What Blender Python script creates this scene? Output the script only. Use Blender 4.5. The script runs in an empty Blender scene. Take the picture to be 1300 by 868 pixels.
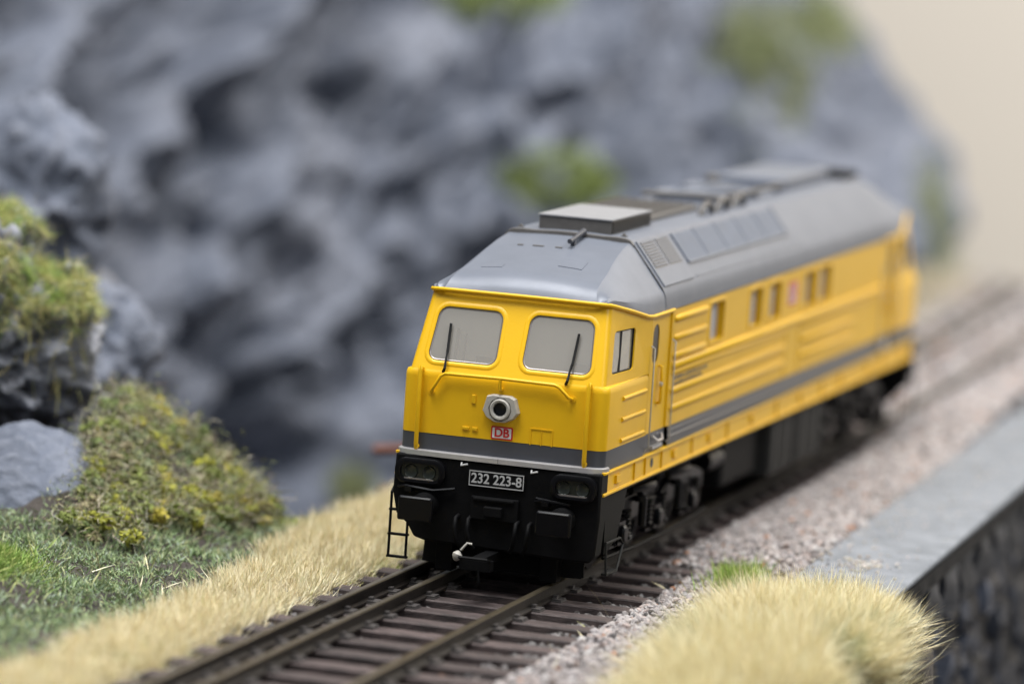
import bpy, math, random
import numpy as np
from mathutils import Vector, Matrix
from mathutils.geometry import tessellate_polygon

random.seed(7)
rng = np.random.default_rng(11)
SC = bpy.context.scene
COL = SC.collection
# lengths are prototype metres of the model (1:87), z = 0 at rail top, +y along the track away from the camera

# ------------------------------------------------------------------ camera
cam_d = bpy.data.cameras.new('camera')
cam = bpy.data.objects.new('camera', cam_d); COL.objects.link(cam)
F = Vector((-0.29191522, 0.94901275, -0.11899707)); Rr = Vector((0.95144044, 0.30084162, 0.06523345)); U = Vector((-0.09770665, 0.09417599, 0.99074936))
M = Matrix((Rr, U, -F)).transposed().to_4x4(); M.translation = Vector((17.6654, -57.2452, 10.4685))
cam.matrix_world = M
cam_d.sensor_width = 36; cam_d.lens = 156.5; cam_d.clip_start = 1; cam_d.clip_end = 600
cam_d.dof.use_dof = True; cam_d.dof.focus_distance = 60.6; cam_d.dof.aperture_fstop = 0.15
cam_d.dof.aperture_blades = 0
SC.camera = cam

# ------------------------------------------------------------------ light of the exhibition hall
SC.view_settings.view_transform = 'Standard'; SC.view_settings.look = 'None'
SC.view_settings.exposure = -0.15; SC.view_settings.gamma = 1.0
W = bpy.data.worlds.new('World'); SC.world = W; W.use_nodes = True
bg = W.node_tree.nodes['Background']; bg.inputs[0].default_value = (0.88, 0.93, 1.0, 1); bg.inputs[1].default_value = 0.24
def area(name, loc, target, sx, sy, power, col):
    d = bpy.data.lights.new(name, 'AREA'); d.shape = 'RECTANGLE'; d.size = sx; d.size_y = sy
    d.energy = power; d.color = col
    o = bpy.data.objects.new(name, d); COL.objects.link(o); o.location = loc
    o.rotation_euler = (Vector(target) - Vector(loc)).to_track_quat('-Z', 'Y').to_euler()
    return o
area('overhead_light', (-3, -4, 62), (-1, 8, 0), 28, 44, 76000, (1.0, 0.985, 0.96))
area('hall_window_light', (46, -16, 46), (0, 14, 2), 36, 26, 17000, (0.90, 0.95, 1.0))
area('overhead_light', (-28, -24, 58), (-4, 14, 0), 16, 26, 16000, (0.93, 0.96, 1.0))
area('overhead_light', (44, 52, 60), (10, 92, 6), 26, 26, 105000, (1.0, 0.955, 0.89))  # lamp added to brighten the cream back wall
try:
    SC.cycles.use_denoising = True; SC.cycles.denoiser = 'OPENIMAGEDENOISE'
    SC.cycles.max_bounces = 6; SC.cycles.transparent_max_bounces = 6
except Exception: pass

# ------------------------------------------------------------------ helpers
def lin(r, g, b):
    f = lambda c: (c/255/12.92) if c/255 <= .04045 else ((c/255+.055)/1.055)**2.4
    return (f(r), f(g), f(b), 1)
def mat(name, c, rough=.5, metal=0., var=.0, scale=3., bump=0., bscale=20., c2=None, coat=0., spec=.5, rvar=0., attr=None, stretch=None, objrand=0.):
    m = bpy.data.materials.new(name); m.use_nodes = True; nt = m.node_tree; N = nt.nodes; L = nt.links
    b = N['Principled BSDF']; b.inputs['Roughness'].default_value = rough; b.inputs['Metallic'].default_value = metal
    b.inputs['Coat Weight'].default_value = coat; b.inputs['Specular IOR Level'].default_value = spec
    b.inputs['Base Color'].default_value = c
    tc = N.new('ShaderNodeTexCoord'); src = tc.outputs['Object']
    if stretch:
        mp = N.new('ShaderNodeMapping'); mp.inputs['Scale'].default_value = stretch; L.new(src, mp.inputs[0]); src = mp.outputs[0]
    col = None
    if attr:
        a = N.new('ShaderNodeVertexColor'); a.layer_name = attr; col = a.outputs[0]
    if var or c2:
        n = N.new('ShaderNodeTexNoise'); n.inputs['Scale'].default_value = scale; n.inputs['Detail'].default_value = 6; n.inputs['Roughness'].default_value = .62
        L.new(src, n.inputs['Vector'])
        r = N.new('ShaderNodeMapRange'); r.inputs[1].default_value = .34; r.inputs[2].default_value = .66; L.new(n.outputs[0], r.inputs[0])
        mx = N.new('ShaderNodeMix'); mx.data_type = 'RGBA'; L.new(r.outputs[0], mx.inputs[0])
        if c2 is None:
            c2 = tuple(x*(1-var) for x in c[:3]) + (1,)
        mx.inputs[6].default_value = c; mx.inputs[7].default_value = c2
        if attr:
            mm = N.new('ShaderNodeMix'); mm.data_type = 'RGBA'; mm.blend_type = 'MULTIPLY'; mm.inputs[0].default_value = 1
            L.new(mx.outputs[2], mm.inputs[6]); L.new(col, mm.inputs[7]); col = mm.outputs[2]
        else: col = mx.outputs[2]
        if rvar:
            rr = N.new('ShaderNodeMapRange'); rr.inputs[3].default_value = rough; rr.inputs[4].default_value = rough+rvar
            L.new(n.outputs[0], rr.inputs[0]); L.new(rr.outputs[0], b.inputs['Roughness'])
    if objrand:
        oi = N.new('ShaderNodeObjectInfo'); mr = N.new('ShaderNodeMapRange'); mr.inputs[3].default_value = 1-objrand; mr.inputs[4].default_value = 1+objrand
        L.new(oi.outputs['Random'], mr.inputs[0])
        hs = N.new('ShaderNodeHueSaturation'); L.new(mr.outputs[0], hs.inputs['Value'])
        if col: L.new(col, hs.inputs['Color'])
        else: hs.inputs['Color'].default_value = c
        col = hs.outputs[0]
    if col: L.new(col, b.inputs['Base Color'])
    if bump:
        n2 = N.new('ShaderNodeTexNoise'); n2.inputs['Scale'].default_value = bscale; n2.inputs['Detail'].default_value = 5
        L.new(src, n2.inputs['Vector']); bp = N.new('ShaderNodeBump'); bp.inputs['Strength'].default_value = bump; bp.inputs['Distance'].default_value = .05
        L.new(n2.outputs[0], bp.inputs['Height']); L.new(bp.outputs[0], b.inputs['Normal'])
    return m

MT = {}
MT['yellow'] = mat('yellow_paint', (0.77, 0.445, 0.007, 1), .34, var=.06, scale=1.5, bump=.04, bscale=40, spec=.35, rvar=.06)
MT['roof'] = mat('roof_grey_paint', (0.145, 0.16, 0.195, 1), .40, metal=.15, var=.10, scale=2, bump=.04, bscale=60, rvar=.08)
MT['roofdark'] = mat('roof_brown_grey', (0.105, 0.098, 0.092, 1), .5, var=.2, scale=8)
MT['boxtop'] = mat('box_lid_grey', (0.24, 0.24, 0.25, 1), .45, var=.1, scale=4)
MT['grille'] = mat('grille_grey', (0.075, 0.10, 0.15, 1), .45, metal=.0, var=.2, scale=5)
MT['stripe'] = mat('stripe_grey_paint', (0.058, 0.061, 0.072, 1), .36, var=.1, scale=3)
MT['silver'] = mat('silver_trim', (0.58, 0.57, 0.58, 1), .32, metal=.6, var=.1, scale=6)
MT['black'] = mat('black_plastic', (0.004, 0.004, 0.0045, 1), .6, var=.3, scale=8, bump=.1, bscale=40, spec=.12)
MT['blacksat'] = mat('black_satin', (0.004, 0.004, 0.005, 1), .3, var=.3, scale=10, spec=.16)
MT['blackrub'] = mat('black_rubber', (0.008, 0.008, 0.008, 1), .5, spec=.25)
MT['headring'] = mat('lamp_ring_grey', (0.42, 0.40, 0.36, 1), .42, var=.15, scale=14)
MT['hole'] = mat('dark_bore', (0.008, 0.008, 0.008, 1), .3)
MT['white'] = mat('white_print', (0.75, 0.74, 0.72, 1), .5, var=.08, scale=20)
MT['lettergrey'] = mat('pale_lettering', (0.45, 0.45, 0.45, 1), .5)
MT['red'] = mat('red_print', (0.55, 0.01, 0.012, 1), .45)
MT['tank'] = mat('tank_grey', (0.030, 0.030, 0.029, 1), .6, var=.3, scale=4, bump=.1, spec=.15)
MT['inner'] = mat('cab_interior_beige', (0.78, 0.735, 0.66, 1), .7, var=.06, scale=4)
MT['innerdark'] = mat('cab_interior_brown', (0.07, 0.035, 0.02, 1), .6)
MT['curtain'] = mat('window_blind_grey', (0.46, 0.45, 0.47, 1), .6, var=.1, scale=3)
MT['curtain2'] = mat('window_blind_pale', (0.46, 0.45, 0.46, 1), .5)
MT['gasket'] = mat('window_gasket', (0.22, 0.2, 0.19, 1), .35, metal=.4)
MT['railside'] = mat('rail_rusty_side', (0.024, 0.018, 0.014, 1), .5, var=.5, scale=6, bump=.15)
MT['railtop'] = mat('rail_worn_top', (0.145, 0.12, 0.082, 1), .3, metal=.6, var=.35, scale=4, stretch=(6, .6, 6))
MT['sleeper'] = mat('sleeper_brown', (0.10, 0.072, 0.068, 1), .6, c2=(0.022, 0.014, 0.014, 1), scale=5, bump=.4, bscale=30, stretch=(.6, 3, 3), objrand=.25)
MT['chair'] = mat('rail_chair_grey', (0.075, 0.068, 0.066, 1), .45, var=.5, scale=9)
MT['dust'] = mat('ground_dirt', (0.060, 0.050, 0.042, 1), .9, c2=(0.025, 0.02, 0.018, 1), scale=3, bump=.5, bscale=12)
MT['stone'] = mat('ballast_stone', (1, 1, 1, 1), .75, attr='col', var=.15, scale=8, bump=.2, bscale=30)
MT['blade'] = mat('dry_grass_fibre', (1, 1, 1, 1), .7, attr='col', var=.1, scale=2, spec=.25)
MT['coping'] = mat('coping_concrete', (0.21, 0.225, 0.25, 1), .75, c2=(0.13, 0.142, 0.16, 1), scale=2.2, bump=.6, bscale=16)
MT['wallstone'] = mat('dark_wall_stone', (0.008, 0.008, 0.011, 1), .55, c2=(0.15, 0.165, 0.21, 1), scale=.62, bump=1., bscale=4, objrand=.6)
for nd in MT['wallstone'].node_tree.nodes:
    if nd.type == 'MAP_RANGE' and abs(nd.inputs[1].default_value-.34) < .01: nd.inputs[1].default_value = .50; nd.inputs[2].default_value = .68
MT['walldark'] = mat('dark_wall_mortar', (0.007, 0.007, 0.009, 1), .8, var=.4, scale=2, bump=.5, bscale=6)
MT['backwall'] = mat('cream_plaster', (0.66, 0.61, 0.54, 1), .85, var=.03, scale=.05)
MT['timber'] = mat('rusty_timber', (0.22, 0.075, 0.04, 1), .7, var=.5, scale=3, stretch=(1, 6, 6))
def rock_mat(name, a, b_, hi, s=.5):
    m = bpy.data.materials.new(name); m.use_nodes = True; nt = m.node_tree; N = nt.nodes; L = nt.links
    bs = N['Principled BSDF']; bs.inputs['Roughness'].default_value = .72; bs.inputs['Specular IOR Level'].default_value = .35
    tc = N.new('ShaderNodeTexCoord')
    n = N.new('ShaderNodeTexNoise'); n.inputs['Scale'].default_value = s; n.inputs['Detail'].default_value = 9; n.inputs['Roughness'].default_value = .6; n.inputs['Distortion'].default_value = .6
    L.new(tc.outputs['Object'], n.inputs[0])
    cr = N.new('ShaderNodeValToRGB'); e = cr.color_ramp.elements
    e[0].position = .33; e[0].color = a; e[1].position = .72; e[1].color = hi
    k = e.new(.52); k.color = b_
    L.new(n.outputs[0], cr.inputs[0])
    n3 = N.new('ShaderNodeTexNoise'); n3.inputs['Scale'].default_value = 14; n3.inputs['Detail'].default_value = 4; L.new(tc.outputs['Object'], n3.inputs[0])
    mr = N.new('ShaderNodeMapRange'); mr.inputs[1].default_value = .55; mr.inputs[2].default_value = .75; L.new(n3.outputs[0], mr.inputs[0])
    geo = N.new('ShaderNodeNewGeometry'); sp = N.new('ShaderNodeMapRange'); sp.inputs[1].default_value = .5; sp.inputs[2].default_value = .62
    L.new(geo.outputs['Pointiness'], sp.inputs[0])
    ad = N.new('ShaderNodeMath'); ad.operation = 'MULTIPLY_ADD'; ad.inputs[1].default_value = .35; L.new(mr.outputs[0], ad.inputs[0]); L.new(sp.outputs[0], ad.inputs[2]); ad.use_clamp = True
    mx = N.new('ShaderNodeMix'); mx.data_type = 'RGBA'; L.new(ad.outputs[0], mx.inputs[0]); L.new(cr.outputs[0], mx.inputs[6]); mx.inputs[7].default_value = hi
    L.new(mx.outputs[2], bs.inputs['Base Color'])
    n2 = N.new('ShaderNodeTexNoise'); n2.inputs['Scale'].default_value = 7; n2.inputs['Detail'].default_value = 8; L.new(tc.outputs['Object'], n2.inputs[0])
    bp = N.new('ShaderNodeBump'); bp.inputs['Strength'].default_value = .6; bp.inputs['Distance'].default_value = .08
    L.new(n2.outputs[0], bp.inputs['Height']); L.new(bp.outputs[0], bs.inputs['Normal'])
    return m
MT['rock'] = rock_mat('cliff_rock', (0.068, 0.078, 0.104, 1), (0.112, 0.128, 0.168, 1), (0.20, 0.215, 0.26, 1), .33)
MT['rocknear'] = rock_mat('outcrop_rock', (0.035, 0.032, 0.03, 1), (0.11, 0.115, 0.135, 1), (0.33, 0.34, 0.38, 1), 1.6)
def glass_mat():
    m = bpy.data.materials.new('window_glazing'); m.use_nodes = True; nt = m.node_tree; N = nt.nodes; L = nt.links
    N.remove(N['Principled BSDF']); out = N['Material Output']
    t = N.new('ShaderNodeBsdfTransparent'); t.inputs[0].default_value = (.95, .93, .90, 1)
    g = N.new('ShaderNodeBsdfGlossy'); g.inputs['Roughness'].default_value = .08; g.inputs[0].default_value = (.9, .9, .9, 1)
    f = N.new('ShaderNodeFresnel'); f.inputs[0].default_value = 1.5
    a = N.new('ShaderNodeMath'); a.operation = 'MULTIPLY_ADD'; a.inputs[1].default_value = 1.; a.inputs[2].default_value = .16; L.new(f.outputs[0], a.inputs[0])
    df = N.new('ShaderNodeBsdfDiffuse'); df.inputs[0].default_value = (.84, .79, .71, 1); m1 = N.new('ShaderNodeMixShader'); m1.inputs[0].default_value = .30; L.new(t.outputs[0], m1.inputs[1]); L.new(df.outputs[0], m1.inputs[2])  # beige diffuse film stands in for the bright reflection in the panes
    mx = N.new('ShaderNodeMixShader'); L.new(a.outputs[0], mx.inputs[0]); L.new(m1.outputs[0], mx.inputs[1]); L.new(g.outputs[0], mx.inputs[2]); L.new(mx.outputs[0], out.inputs[0])
    return m
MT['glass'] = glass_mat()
MT['lens'] = mat('lamp_lens', (0.022, 0.026, 0.022, 1), .2, spec=.35, var=.3, scale=12)

def tag(o, label=None, cat=None, group=None, kind=None):
    if label: o['label'] = label
    if cat: o['category'] = cat
    if group: o['group'] = group
    if kind: o['kind'] = kind
    return o
def empty(name, loc=(0, 0, 0), **k):
    o = bpy.data.objects.new(name, None); COL.objects.link(o); o.location = loc; o.empty_display_size = .5
    return tag(o, **k)
def wloc(o):
    v = Vector((0, 0, 0))
    while o: v += Vector(o.location); o = o.parent
    return v
def link_mesh(name, me, parent=None, loc=(0, 0, 0)):
    o = bpy.data.objects.new(name, me); COL.objects.link(o); o.location = loc
    if parent: o.parent = parent
    return o
class MB:
    def __init__(s): s.v = []; s.f = []; s.mi = []
    def quadgrid(s, rows, mi=0, close=False):
        b = len(s.v); n = len(rows[0])
        for r in rows: s.v.extend([tuple(p) for p in r])
        for i in range(len(rows)-1):
            for j in range(n if close else n-1):
                k = (j+1) % n
                s.f.append((b+i*n+j, b+i*n+k, b+(i+1)*n+k, b+(i+1)*n+j)); s.mi.append(mi)
        return s
    def poly(s, pts, mi=0):
        b = len(s.v); s.v.extend([tuple(p) for p in pts]); s.f.append(tuple(range(b, b+len(pts)))); s.mi.append(mi); return s
    def box(s, x0, x1, y0, y1, z0, z1, mi=0, T=None):
        P = [(x0,y0,z0),(x1,y0,z0),(x1,y1,z0),(x0,y1,z0),(x0,y0,z1),(x1,y0,z1),(x1,y1,z1),(x0,y1,z1)]
        if T: P = [T(*p) for p in P]
        b = len(s.v); s.v.extend([tuple(p) for p in P])
        for q in ((0,3,2,1),(4,5,6,7),(0,1,5,4),(1,2,6,5),(2,3,7,6),(3,0,4,7)): s.f.append(tuple(b+i for i in q)); s.mi.append(mi)
        return s
    def tube(s, pts, r, seg=8, mi=0, cap=True):
        pts = [Vector(p) for p in pts]; rows = []
        rs = r if isinstance(r, (list, tuple)) else [r]*len(pts)
        up = None
        for i, p in enumerate(pts):
            d = ((pts[min(i+1, len(pts)-1)] - pts[max(i-1, 0)])).normalized()
            if up is None:
                up = Vector((0, 0, 1)) if abs(d.z) < .9 else Vector((1, 0, 0))
            a = d.cross(up).normalized(); b2 = a.cross(d).normalized(); up = b2
            rows.append([p + (a*math.cos(t) + b2*math.sin(t))*rs[i] for t in [2*math.pi*k/seg for k in range(seg)]])
        s.quadgrid(rows, mi, close=True)
        if cap:
            s.poly(rows[0][::-1], mi); s.poly(rows[-1], mi)
        return s
    def lathe(s, c, axis, prof, seg=24, mi=0):
        c = Vector(c); ax = Vector(axis).normalized(); u = ax.orthogonal().normalized(); w = ax.cross(u)
        rows = [[c + ax*h + (u*math.cos(t) + w*math.sin(t))*r for t in [2*math.pi*k/seg for k in range(seg)]] for r, h in prof]
        return s.quadgrid(rows, mi, close=True)
    def build(s, name, mats, parent=None, smooth=None, bevel=0, seg=2, kind=None):
        off = wloc(parent) if parent else Vector((0, 0, 0))
        me = bpy.data.meshes.new(name)
        me.from_pydata([(p[0]-off.x, p[1]-off.y, p[2]-off.z) for p in s.v], [], s.f)
        if not isinstance(mats, (list, tuple)): mats = [mats]
        for m in mats: me.materials.append(m)
        if len(mats) > 1: me.polygons.foreach_set('material_index', s.mi)
        me.validate()
        o = link_mesh(name, me, parent)
        if smooth is not None:
            import bmesh
            bm = bmesh.new(); bm.from_mesh(me); bmesh.ops.remove_doubles(bm, verts=bm.verts, dist=.0005); bmesh.ops.recalc_face_normals(bm, faces=bm.faces) if smooth < 0 else None; bm.to_mesh(me); bm.free()
            me.shade_smooth(); me.set_sharp_from_angle(angle=math.radians(abs(smooth)))
        if bevel:
            md = o.modifiers.new('bevel', 'BEVEL'); md.width = bevel; md.segments = seg; md.limit_method = 'ANGLE'; md.angle_limit = math.radians(40)
        if kind: o['kind'] = kind
        return o
def rrect(x0, x1, z0, z1, r, n=5, skew=(0, 0)):
    """rounded rectangle, ccw; skew = (left, right) inward shift of the top corners"""
    P = []
    for cx, cz, a0, tp, sd in ((x1-r, z0+r, -90, 0, 1), (x1-r, z1-r, 0, 1, 1), (x0+r, z1-r, 90, 1, 0), (x0+r, z0+r, 180, 0, 0)):
        for k in range(n+1):
            a = math.radians(a0 + 90*k/n); x = cx + r*math.cos(a); z = cz + r*math.sin(a)
            t = (z-z0)/(z1-z0)
            x += (skew[0] if x < (x0+x1)/2 else -skew[1])*t
            P.append((x, z))
    return P
def panel(mb, outer, holes, f, depth, mi=0, flip=False, hole_mi=None):
    """flat panel with holes: f(a, b, d) -> 3D, d is depth behind the face"""
    loops = [outer] + holes
    flat = [p for l in loops for p in l]
    tris = tessellate_polygon([[Vector((p[0], p[1], 0)) for p in l] for l in loops])
    b = len(mb.v); mb.v.extend([tuple(f(p[0], p[1], 0)) for p in flat])
    for t in tris:
        a0, a1, a2 = [flat[i] for i in t]
        ccw = (a1[0]-a0[0])*(a2[1]-a0[1]) - (a1[1]-a0[1])*(a2[0]-a0[0]) > 0
        t = t if ccw != flip else t[::-1]
        mb.f.append(tuple(b+i for i in t)); mb.mi.append(mi)
    for h in holes:
        rows = [[f(p[0], p[1], 0) for p in h], [f(p[0], p[1], depth) for p in h]]
        if flip: rows = rows[::-1]
        mb.quadgrid(rows, mi if hole_mi is None else hole_mi, close=True)

# numpy perlin noise
_perm = rng.permutation(256); _perm = np.concatenate([_perm, _perm, _perm])
_g = rng.normal(size=(256, 3)); _g /= np.linalg.norm(_g, axis=1)[:, None]
def perlin(P):
    P = np.asarray(P, float); I = np.floor(P).astype(int); f = P - I; I &= 255
    u = f*f*f*(f*(f*6-15)+10); out = 0
    for dx in (0, 1):
        for dy in (0, 1):
            for dz in (0, 1):
                h = _perm[_perm[_perm[I[..., 0]+dx]+I[..., 1]+dy]+I[..., 2]+dz]
                g = _g[h]; d = f - np.array([dx, dy, dz])
                w = (u[..., 0] if dx else 1-u[..., 0])*(u[..., 1] if dy else 1-u[..., 1])*(u[..., 2] if dz else 1-u[..., 2])
                out = out + w*(g*d).sum(-1)
    return out*1.6
def fbm(P, oct=5, ridged=False, lac=2.05, gain=.5):
    a = 1.; s = 0; P = np.asarray(P, float).copy()
    for i in range(oct):
        n = perlin(P + 17.3*i)
        s = s + a*((1-2*np.abs(n)) if ridged else n); P = P*lac; a *= gain
    return s
def sstep(a, b, x):
    t = np.clip((x-a)/(b-a), 0, 1); return t*t*(3-2*t)
def np_mesh(name, V, Fc, mats, parent=None, smooth=True, cols=None, counts=None):
    """V (n,3); Fc (m,k) or flat array with counts"""
    me = bpy.data.meshes.new(name); V = np.asarray(V, np.float32)
    me.vertices.add(len(V)); me.vertices.foreach_set('co', V.ravel())
    if counts is None:
        k = Fc.shape[1]; counts = np.full(len(Fc), k, np.int32); flat = Fc.ravel().astype(np.int32)
    else: flat = Fc.astype(np.int32)
    me.loops.add(len(flat)); me.loops.foreach_set('vertex_index', flat)
    me.polygons.add(len(counts)); st = np.concatenate([[0], np.cumsum(counts)[:-1]]).astype(np.int32)
    me.polygons.foreach_set('loop_start', st)
    try: me.polygons.foreach_set('loop_total', counts.astype(np.int32))
    except Exception: pass
    me.polygons.foreach_set('use_smooth', np.full(len(counts), smooth))
    me.update(calc_edges=True)
    if cols is not None:
        ca = me.color_attributes.new('col', 'FLOAT_COLOR', 'POINT')
        c = np.ones((len(V), 4), np.float32); c[:, :3] = cols; ca.data.foreach_set('color', c.ravel())
    for m in (mats if isinstance(mats, (list, tuple)) else [mats]): me.materials.append(m)
    return link_mesh(name, me, parent)
def blades(name, P, D, Ln, Wd, cols, bend=.3, parent=None, m=None):
    """curved fibres: base pair, mid pair, tip"""
    n = len(P); D = D/np.linalg.norm(D, axis=1)[:, None]
    rv = rng.normal(size=(n, 3)); side = np.cross(D, rv); side /= np.linalg.norm(side, axis=1)[:, None]
    bd = np.cross(D, side)*bend*Ln[:, None]*rng.uniform(.2, 1, (n, 1))
    bd[:, 2] -= .15*bend*Ln
    w = side*Wd[:, None]/2
    mid = P + D*(Ln*.55)[:, None] + bd*.3; tip = P + D*Ln[:, None] + bd
    V = np.stack([P-w, P+w, mid+w*.7, mid-w*.7, tip], 1).reshape(-1, 3)
    b = np.arange(n)[:, None]*5
    q = b + np.array([0, 1, 2, 3]); t = b + np.array([3, 2, 4])
    flat = np.concatenate([q, t], 1).ravel(); cnt = np.tile([4, 3], n)
    return np_mesh(name, V, flat, m or MT['blade'], parent, False, np.repeat(cols, 5, 0), cnt)
_t = (1+5**.5)/2
ICO = np.array([(-1,_t,0),(1,_t,0),(-1,-_t,0),(1,-_t,0),(0,-1,_t),(0,1,_t),(0,-1,-_t),(0,1,-_t),(_t,0,-1),(_t,0,1),(-_t,0,-1),(-_t,0,1)])/1.9
ICF = np.array([(0,11,5),(0,5,1),(0,1,7),(0,7,10),(0,10,11),(1,5,9),(5,11,4),(11,10,2),(10,7,6),(7,1,8),(3,9,4),(3,4,2),(3,2,6),(3,6,8),(3,8,9),(4,9,5),(2,4,11),(6,2,10),(8,6,7),(9,8,1)])
OCT = np.array([(1,0,0),(-1,0,0),(0,1,0),(0,-1,0),(0,0,1),(0,0,-1)], float)
OCF = np.array([(0,2,4),(2,1,4),(1,3,4),(3,0,4),(2,0,5),(1,2,5),(3,1,5),(0,3,5)])
def chunks(name, P, S, cols, base=ICO, faces=ICF, rough=.28, m=None, flat=.7):
    n = len(P); k = len(base)
    q = rng.normal(size=(n, 4)); q /= np.linalg.norm(q, axis=1)[:, None]
    w, x, y, z = q.T
    R = np.stack([1-2*(y*y+z*z), 2*(x*y-z*w), 2*(x*z+y*w), 2*(x*y+z*w), 1-2*(x*x+z*z), 2*(y*z-x*w), 2*(x*z-y*w), 2*(y*z+x*w), 1-2*(x*x+y*y)], 1).reshape(n, 3, 3)
    B = base[None]*rng.uniform(1-rough, 1+rough, (n, k, 1))*np.stack([np.ones(n), rng.uniform(.6, 1, n), rng.uniform(flat-.15, flat+.2, n)], 1)[:, None, :]
    V = np.einsum('nij,nkj->nki', R, B)*S[:, None, None] + P[:, None, :]
    Fc = (np.arange(n)[:, None, None]*k + faces[None]).reshape(-1, 3)
    return np_mesh(name, V.reshape(-1, 3), Fc, m or MT['stone'], None, False, np.repeat(cols, k, 0))

# ================================================================== GROUND
def cx(y):
    y = np.asarray(y, float); return -.0013*np.clip(y-18, 0, None)**2
def kl(y): return 3.6-.045*np.asarray(y, float)          # coping, track-side edge
def kr(y): return 5.19-.043*np.asarray(y, float)          # coping, outer edge
def ground_h(x, y):
    x = np.asarray(x, float); y = np.asarray(y, float); xr = x - cx(y)
    h = np.full(x.shape, -.36)
    h = h - .05*sstep(1.4, .8, np.abs(xr-.15))
    h = h + .19*sstep(1.15, 1.6, xr)*sstep(2.5, 6, y)*sstep(4.2, 3.6, xr) + .18*sstep(14, 24, y)*sstep(3.8, 3.4, np.abs(xr))
    h = h + .06*sstep(-2.0, -3.0, xr)
    # hillock of grass at the right front
    e = np.abs((x+.10*(y+3.6)-4.92)/1.45)**2.6 + np.abs((y+3.6)/5.3)**2.6
    h = h + .42*np.clip(1-e, 0, 1)**.6
    # bank on the left: rises away from the camera
    up = (.70*np.clip(-4.75-x, 0, 2.1) - 1.15*np.clip(-7.15-x, 0, 1.1))*sstep(-1.2, 4.0, y)*(1-sstep(5.5, 9, y))
    h = h + up + .05*np.clip(-4.3-x, 0, 6)
    e2 = ((x+6.2)/1.3)**2 + ((y+4.2)/1.8)**2
    h = h + .35*np.clip(1-e2, 0, 1)
    # drop into the ravine behind the bank and beside the shoulder
    d = sstep(3.9, 8.0, y - .22*np.clip(-x-4.5, 0, 6))*sstep(-4.0, -5.6, xr)
    far = sstep(-3.6, -7.5, xr)*sstep(6, 12, y)
    d = np.maximum(d, far)
    h = h*(1-d) + (-8.2)*d
    # below the outer face of the wall
    out = sstep(0.0, .35, x - np.where(y > 1.6, kl(y)+.25, 5.7+.3*np.sin(y*2.1)))
    h = h*(1-out) + (-7.0)*out
    n = np.stack([x*.9, y*.9, 0*x], -1)
    h = h + .10*fbm(n, 4)*sstep(2.0, 4.5, np.abs(xr)) + .015*perlin(np.stack([x*6, y*6, 0*x+3], -1))
    return h
gx = np.concatenate([np.arange(-22, -9, .4), np.arange(-9, 8.01, .11)]); gy = np.concatenate([np.arange(-16, 12, .13), np.arange(12, 49.5, .4)])
X, Y = np.meshgrid(gx, gy); Z = ground_h(X, Y)
n1 = len(gx); I = (np.arange(len(gy)-1)[:, None]*n1 + np.arange(n1-1)[None]).ravel()
g = np_mesh('ground', np.stack([X, Y, Z], -1).reshape(-1, 3), np.stack([I, I+1, I+1+n1, I+n1], 1), MT['dust'])
tag(g, 'brown earth bed of the model landscape under track and grass', kind='structure')
MT['floor'] = mat('dark_reflected_floor', (0.05, 0.048, 0.047, 1), .8, var=.4, scale=.3)  # floor made dark and extended towards the camera to dim reflections on the locomotive
mb = MB(); mb.quadgrid([[(-150, -260, -8.4), (150, -260, -8.4)], [(-150, 100, -8.4), (150, 100, -8.4)]])
tag(mb.build('floor', MT['floor']), 'dark grey floor plane far below the model landscape, darkened to dim reflections', kind='structure')
mb = MB(); mb.box(-150, 150, 93, 94, -30, 90)
tag(mb.build('wall', MT['backwall']), 'plain cream room wall far behind the layout', kind='structure')

# ---------------------------------------------------------------- cliff
path = np.array([(-27, -2), (-25, 12), (-21, 23), (-19.0, 33), (-16.2, 41), (-11.3, 46.6), (-7.7, 49.8), (-6.0, 54.0), (-5.9, 58.4), (-8.4, 66), (-13, 76), (-22, 84)], float)
def catmull(P, n):
    P = np.vstack([2*P[0]-P[1], P, 2*P[-1]-P[-2]]); out = []
    for i in range(1, len(P)-2):
        t = np.linspace(0, 1, n, endpoint=False)[:, None]
        a, b, c, d = P[i-1:i+3]
        out.append(.5*((2*b) + (-a+c)*t + (2*a-5*b+4*c-d)*t*t + (-a+3*b-3*c+d)*t**3))
    return np.vstack(out)
cp = catmull(path, 52); ctr = np.array([-19., 66.])
zz = np.linspace(-9, 15, 230)
inw = ctr - cp; inw /= np.linalg.norm(inw, axis=1)[:, None]
lean = np.where(zz > -1, (zz+1)*.34 + .058*(zz+1)**2, (zz+1)*.22)
B = np.zeros((len(zz), len(cp), 3)); B[..., :2] = cp[None] + inw[None]*lean[:, None, None]; B[..., 2] = zz[:, None]
tg = np.gradient(cp, axis=0); nn = np.stack([tg[:, 1], -tg[:, 0]], 1); nn /= np.linalg.norm(nn, axis=1)[:, None]
Nn = np.zeros((len(cp), 3)); Nn[:, :2] = nn; Nn[:, 2] = .35; Nn /= np.linalg.norm(Nn, axis=1)[:, None]
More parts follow.
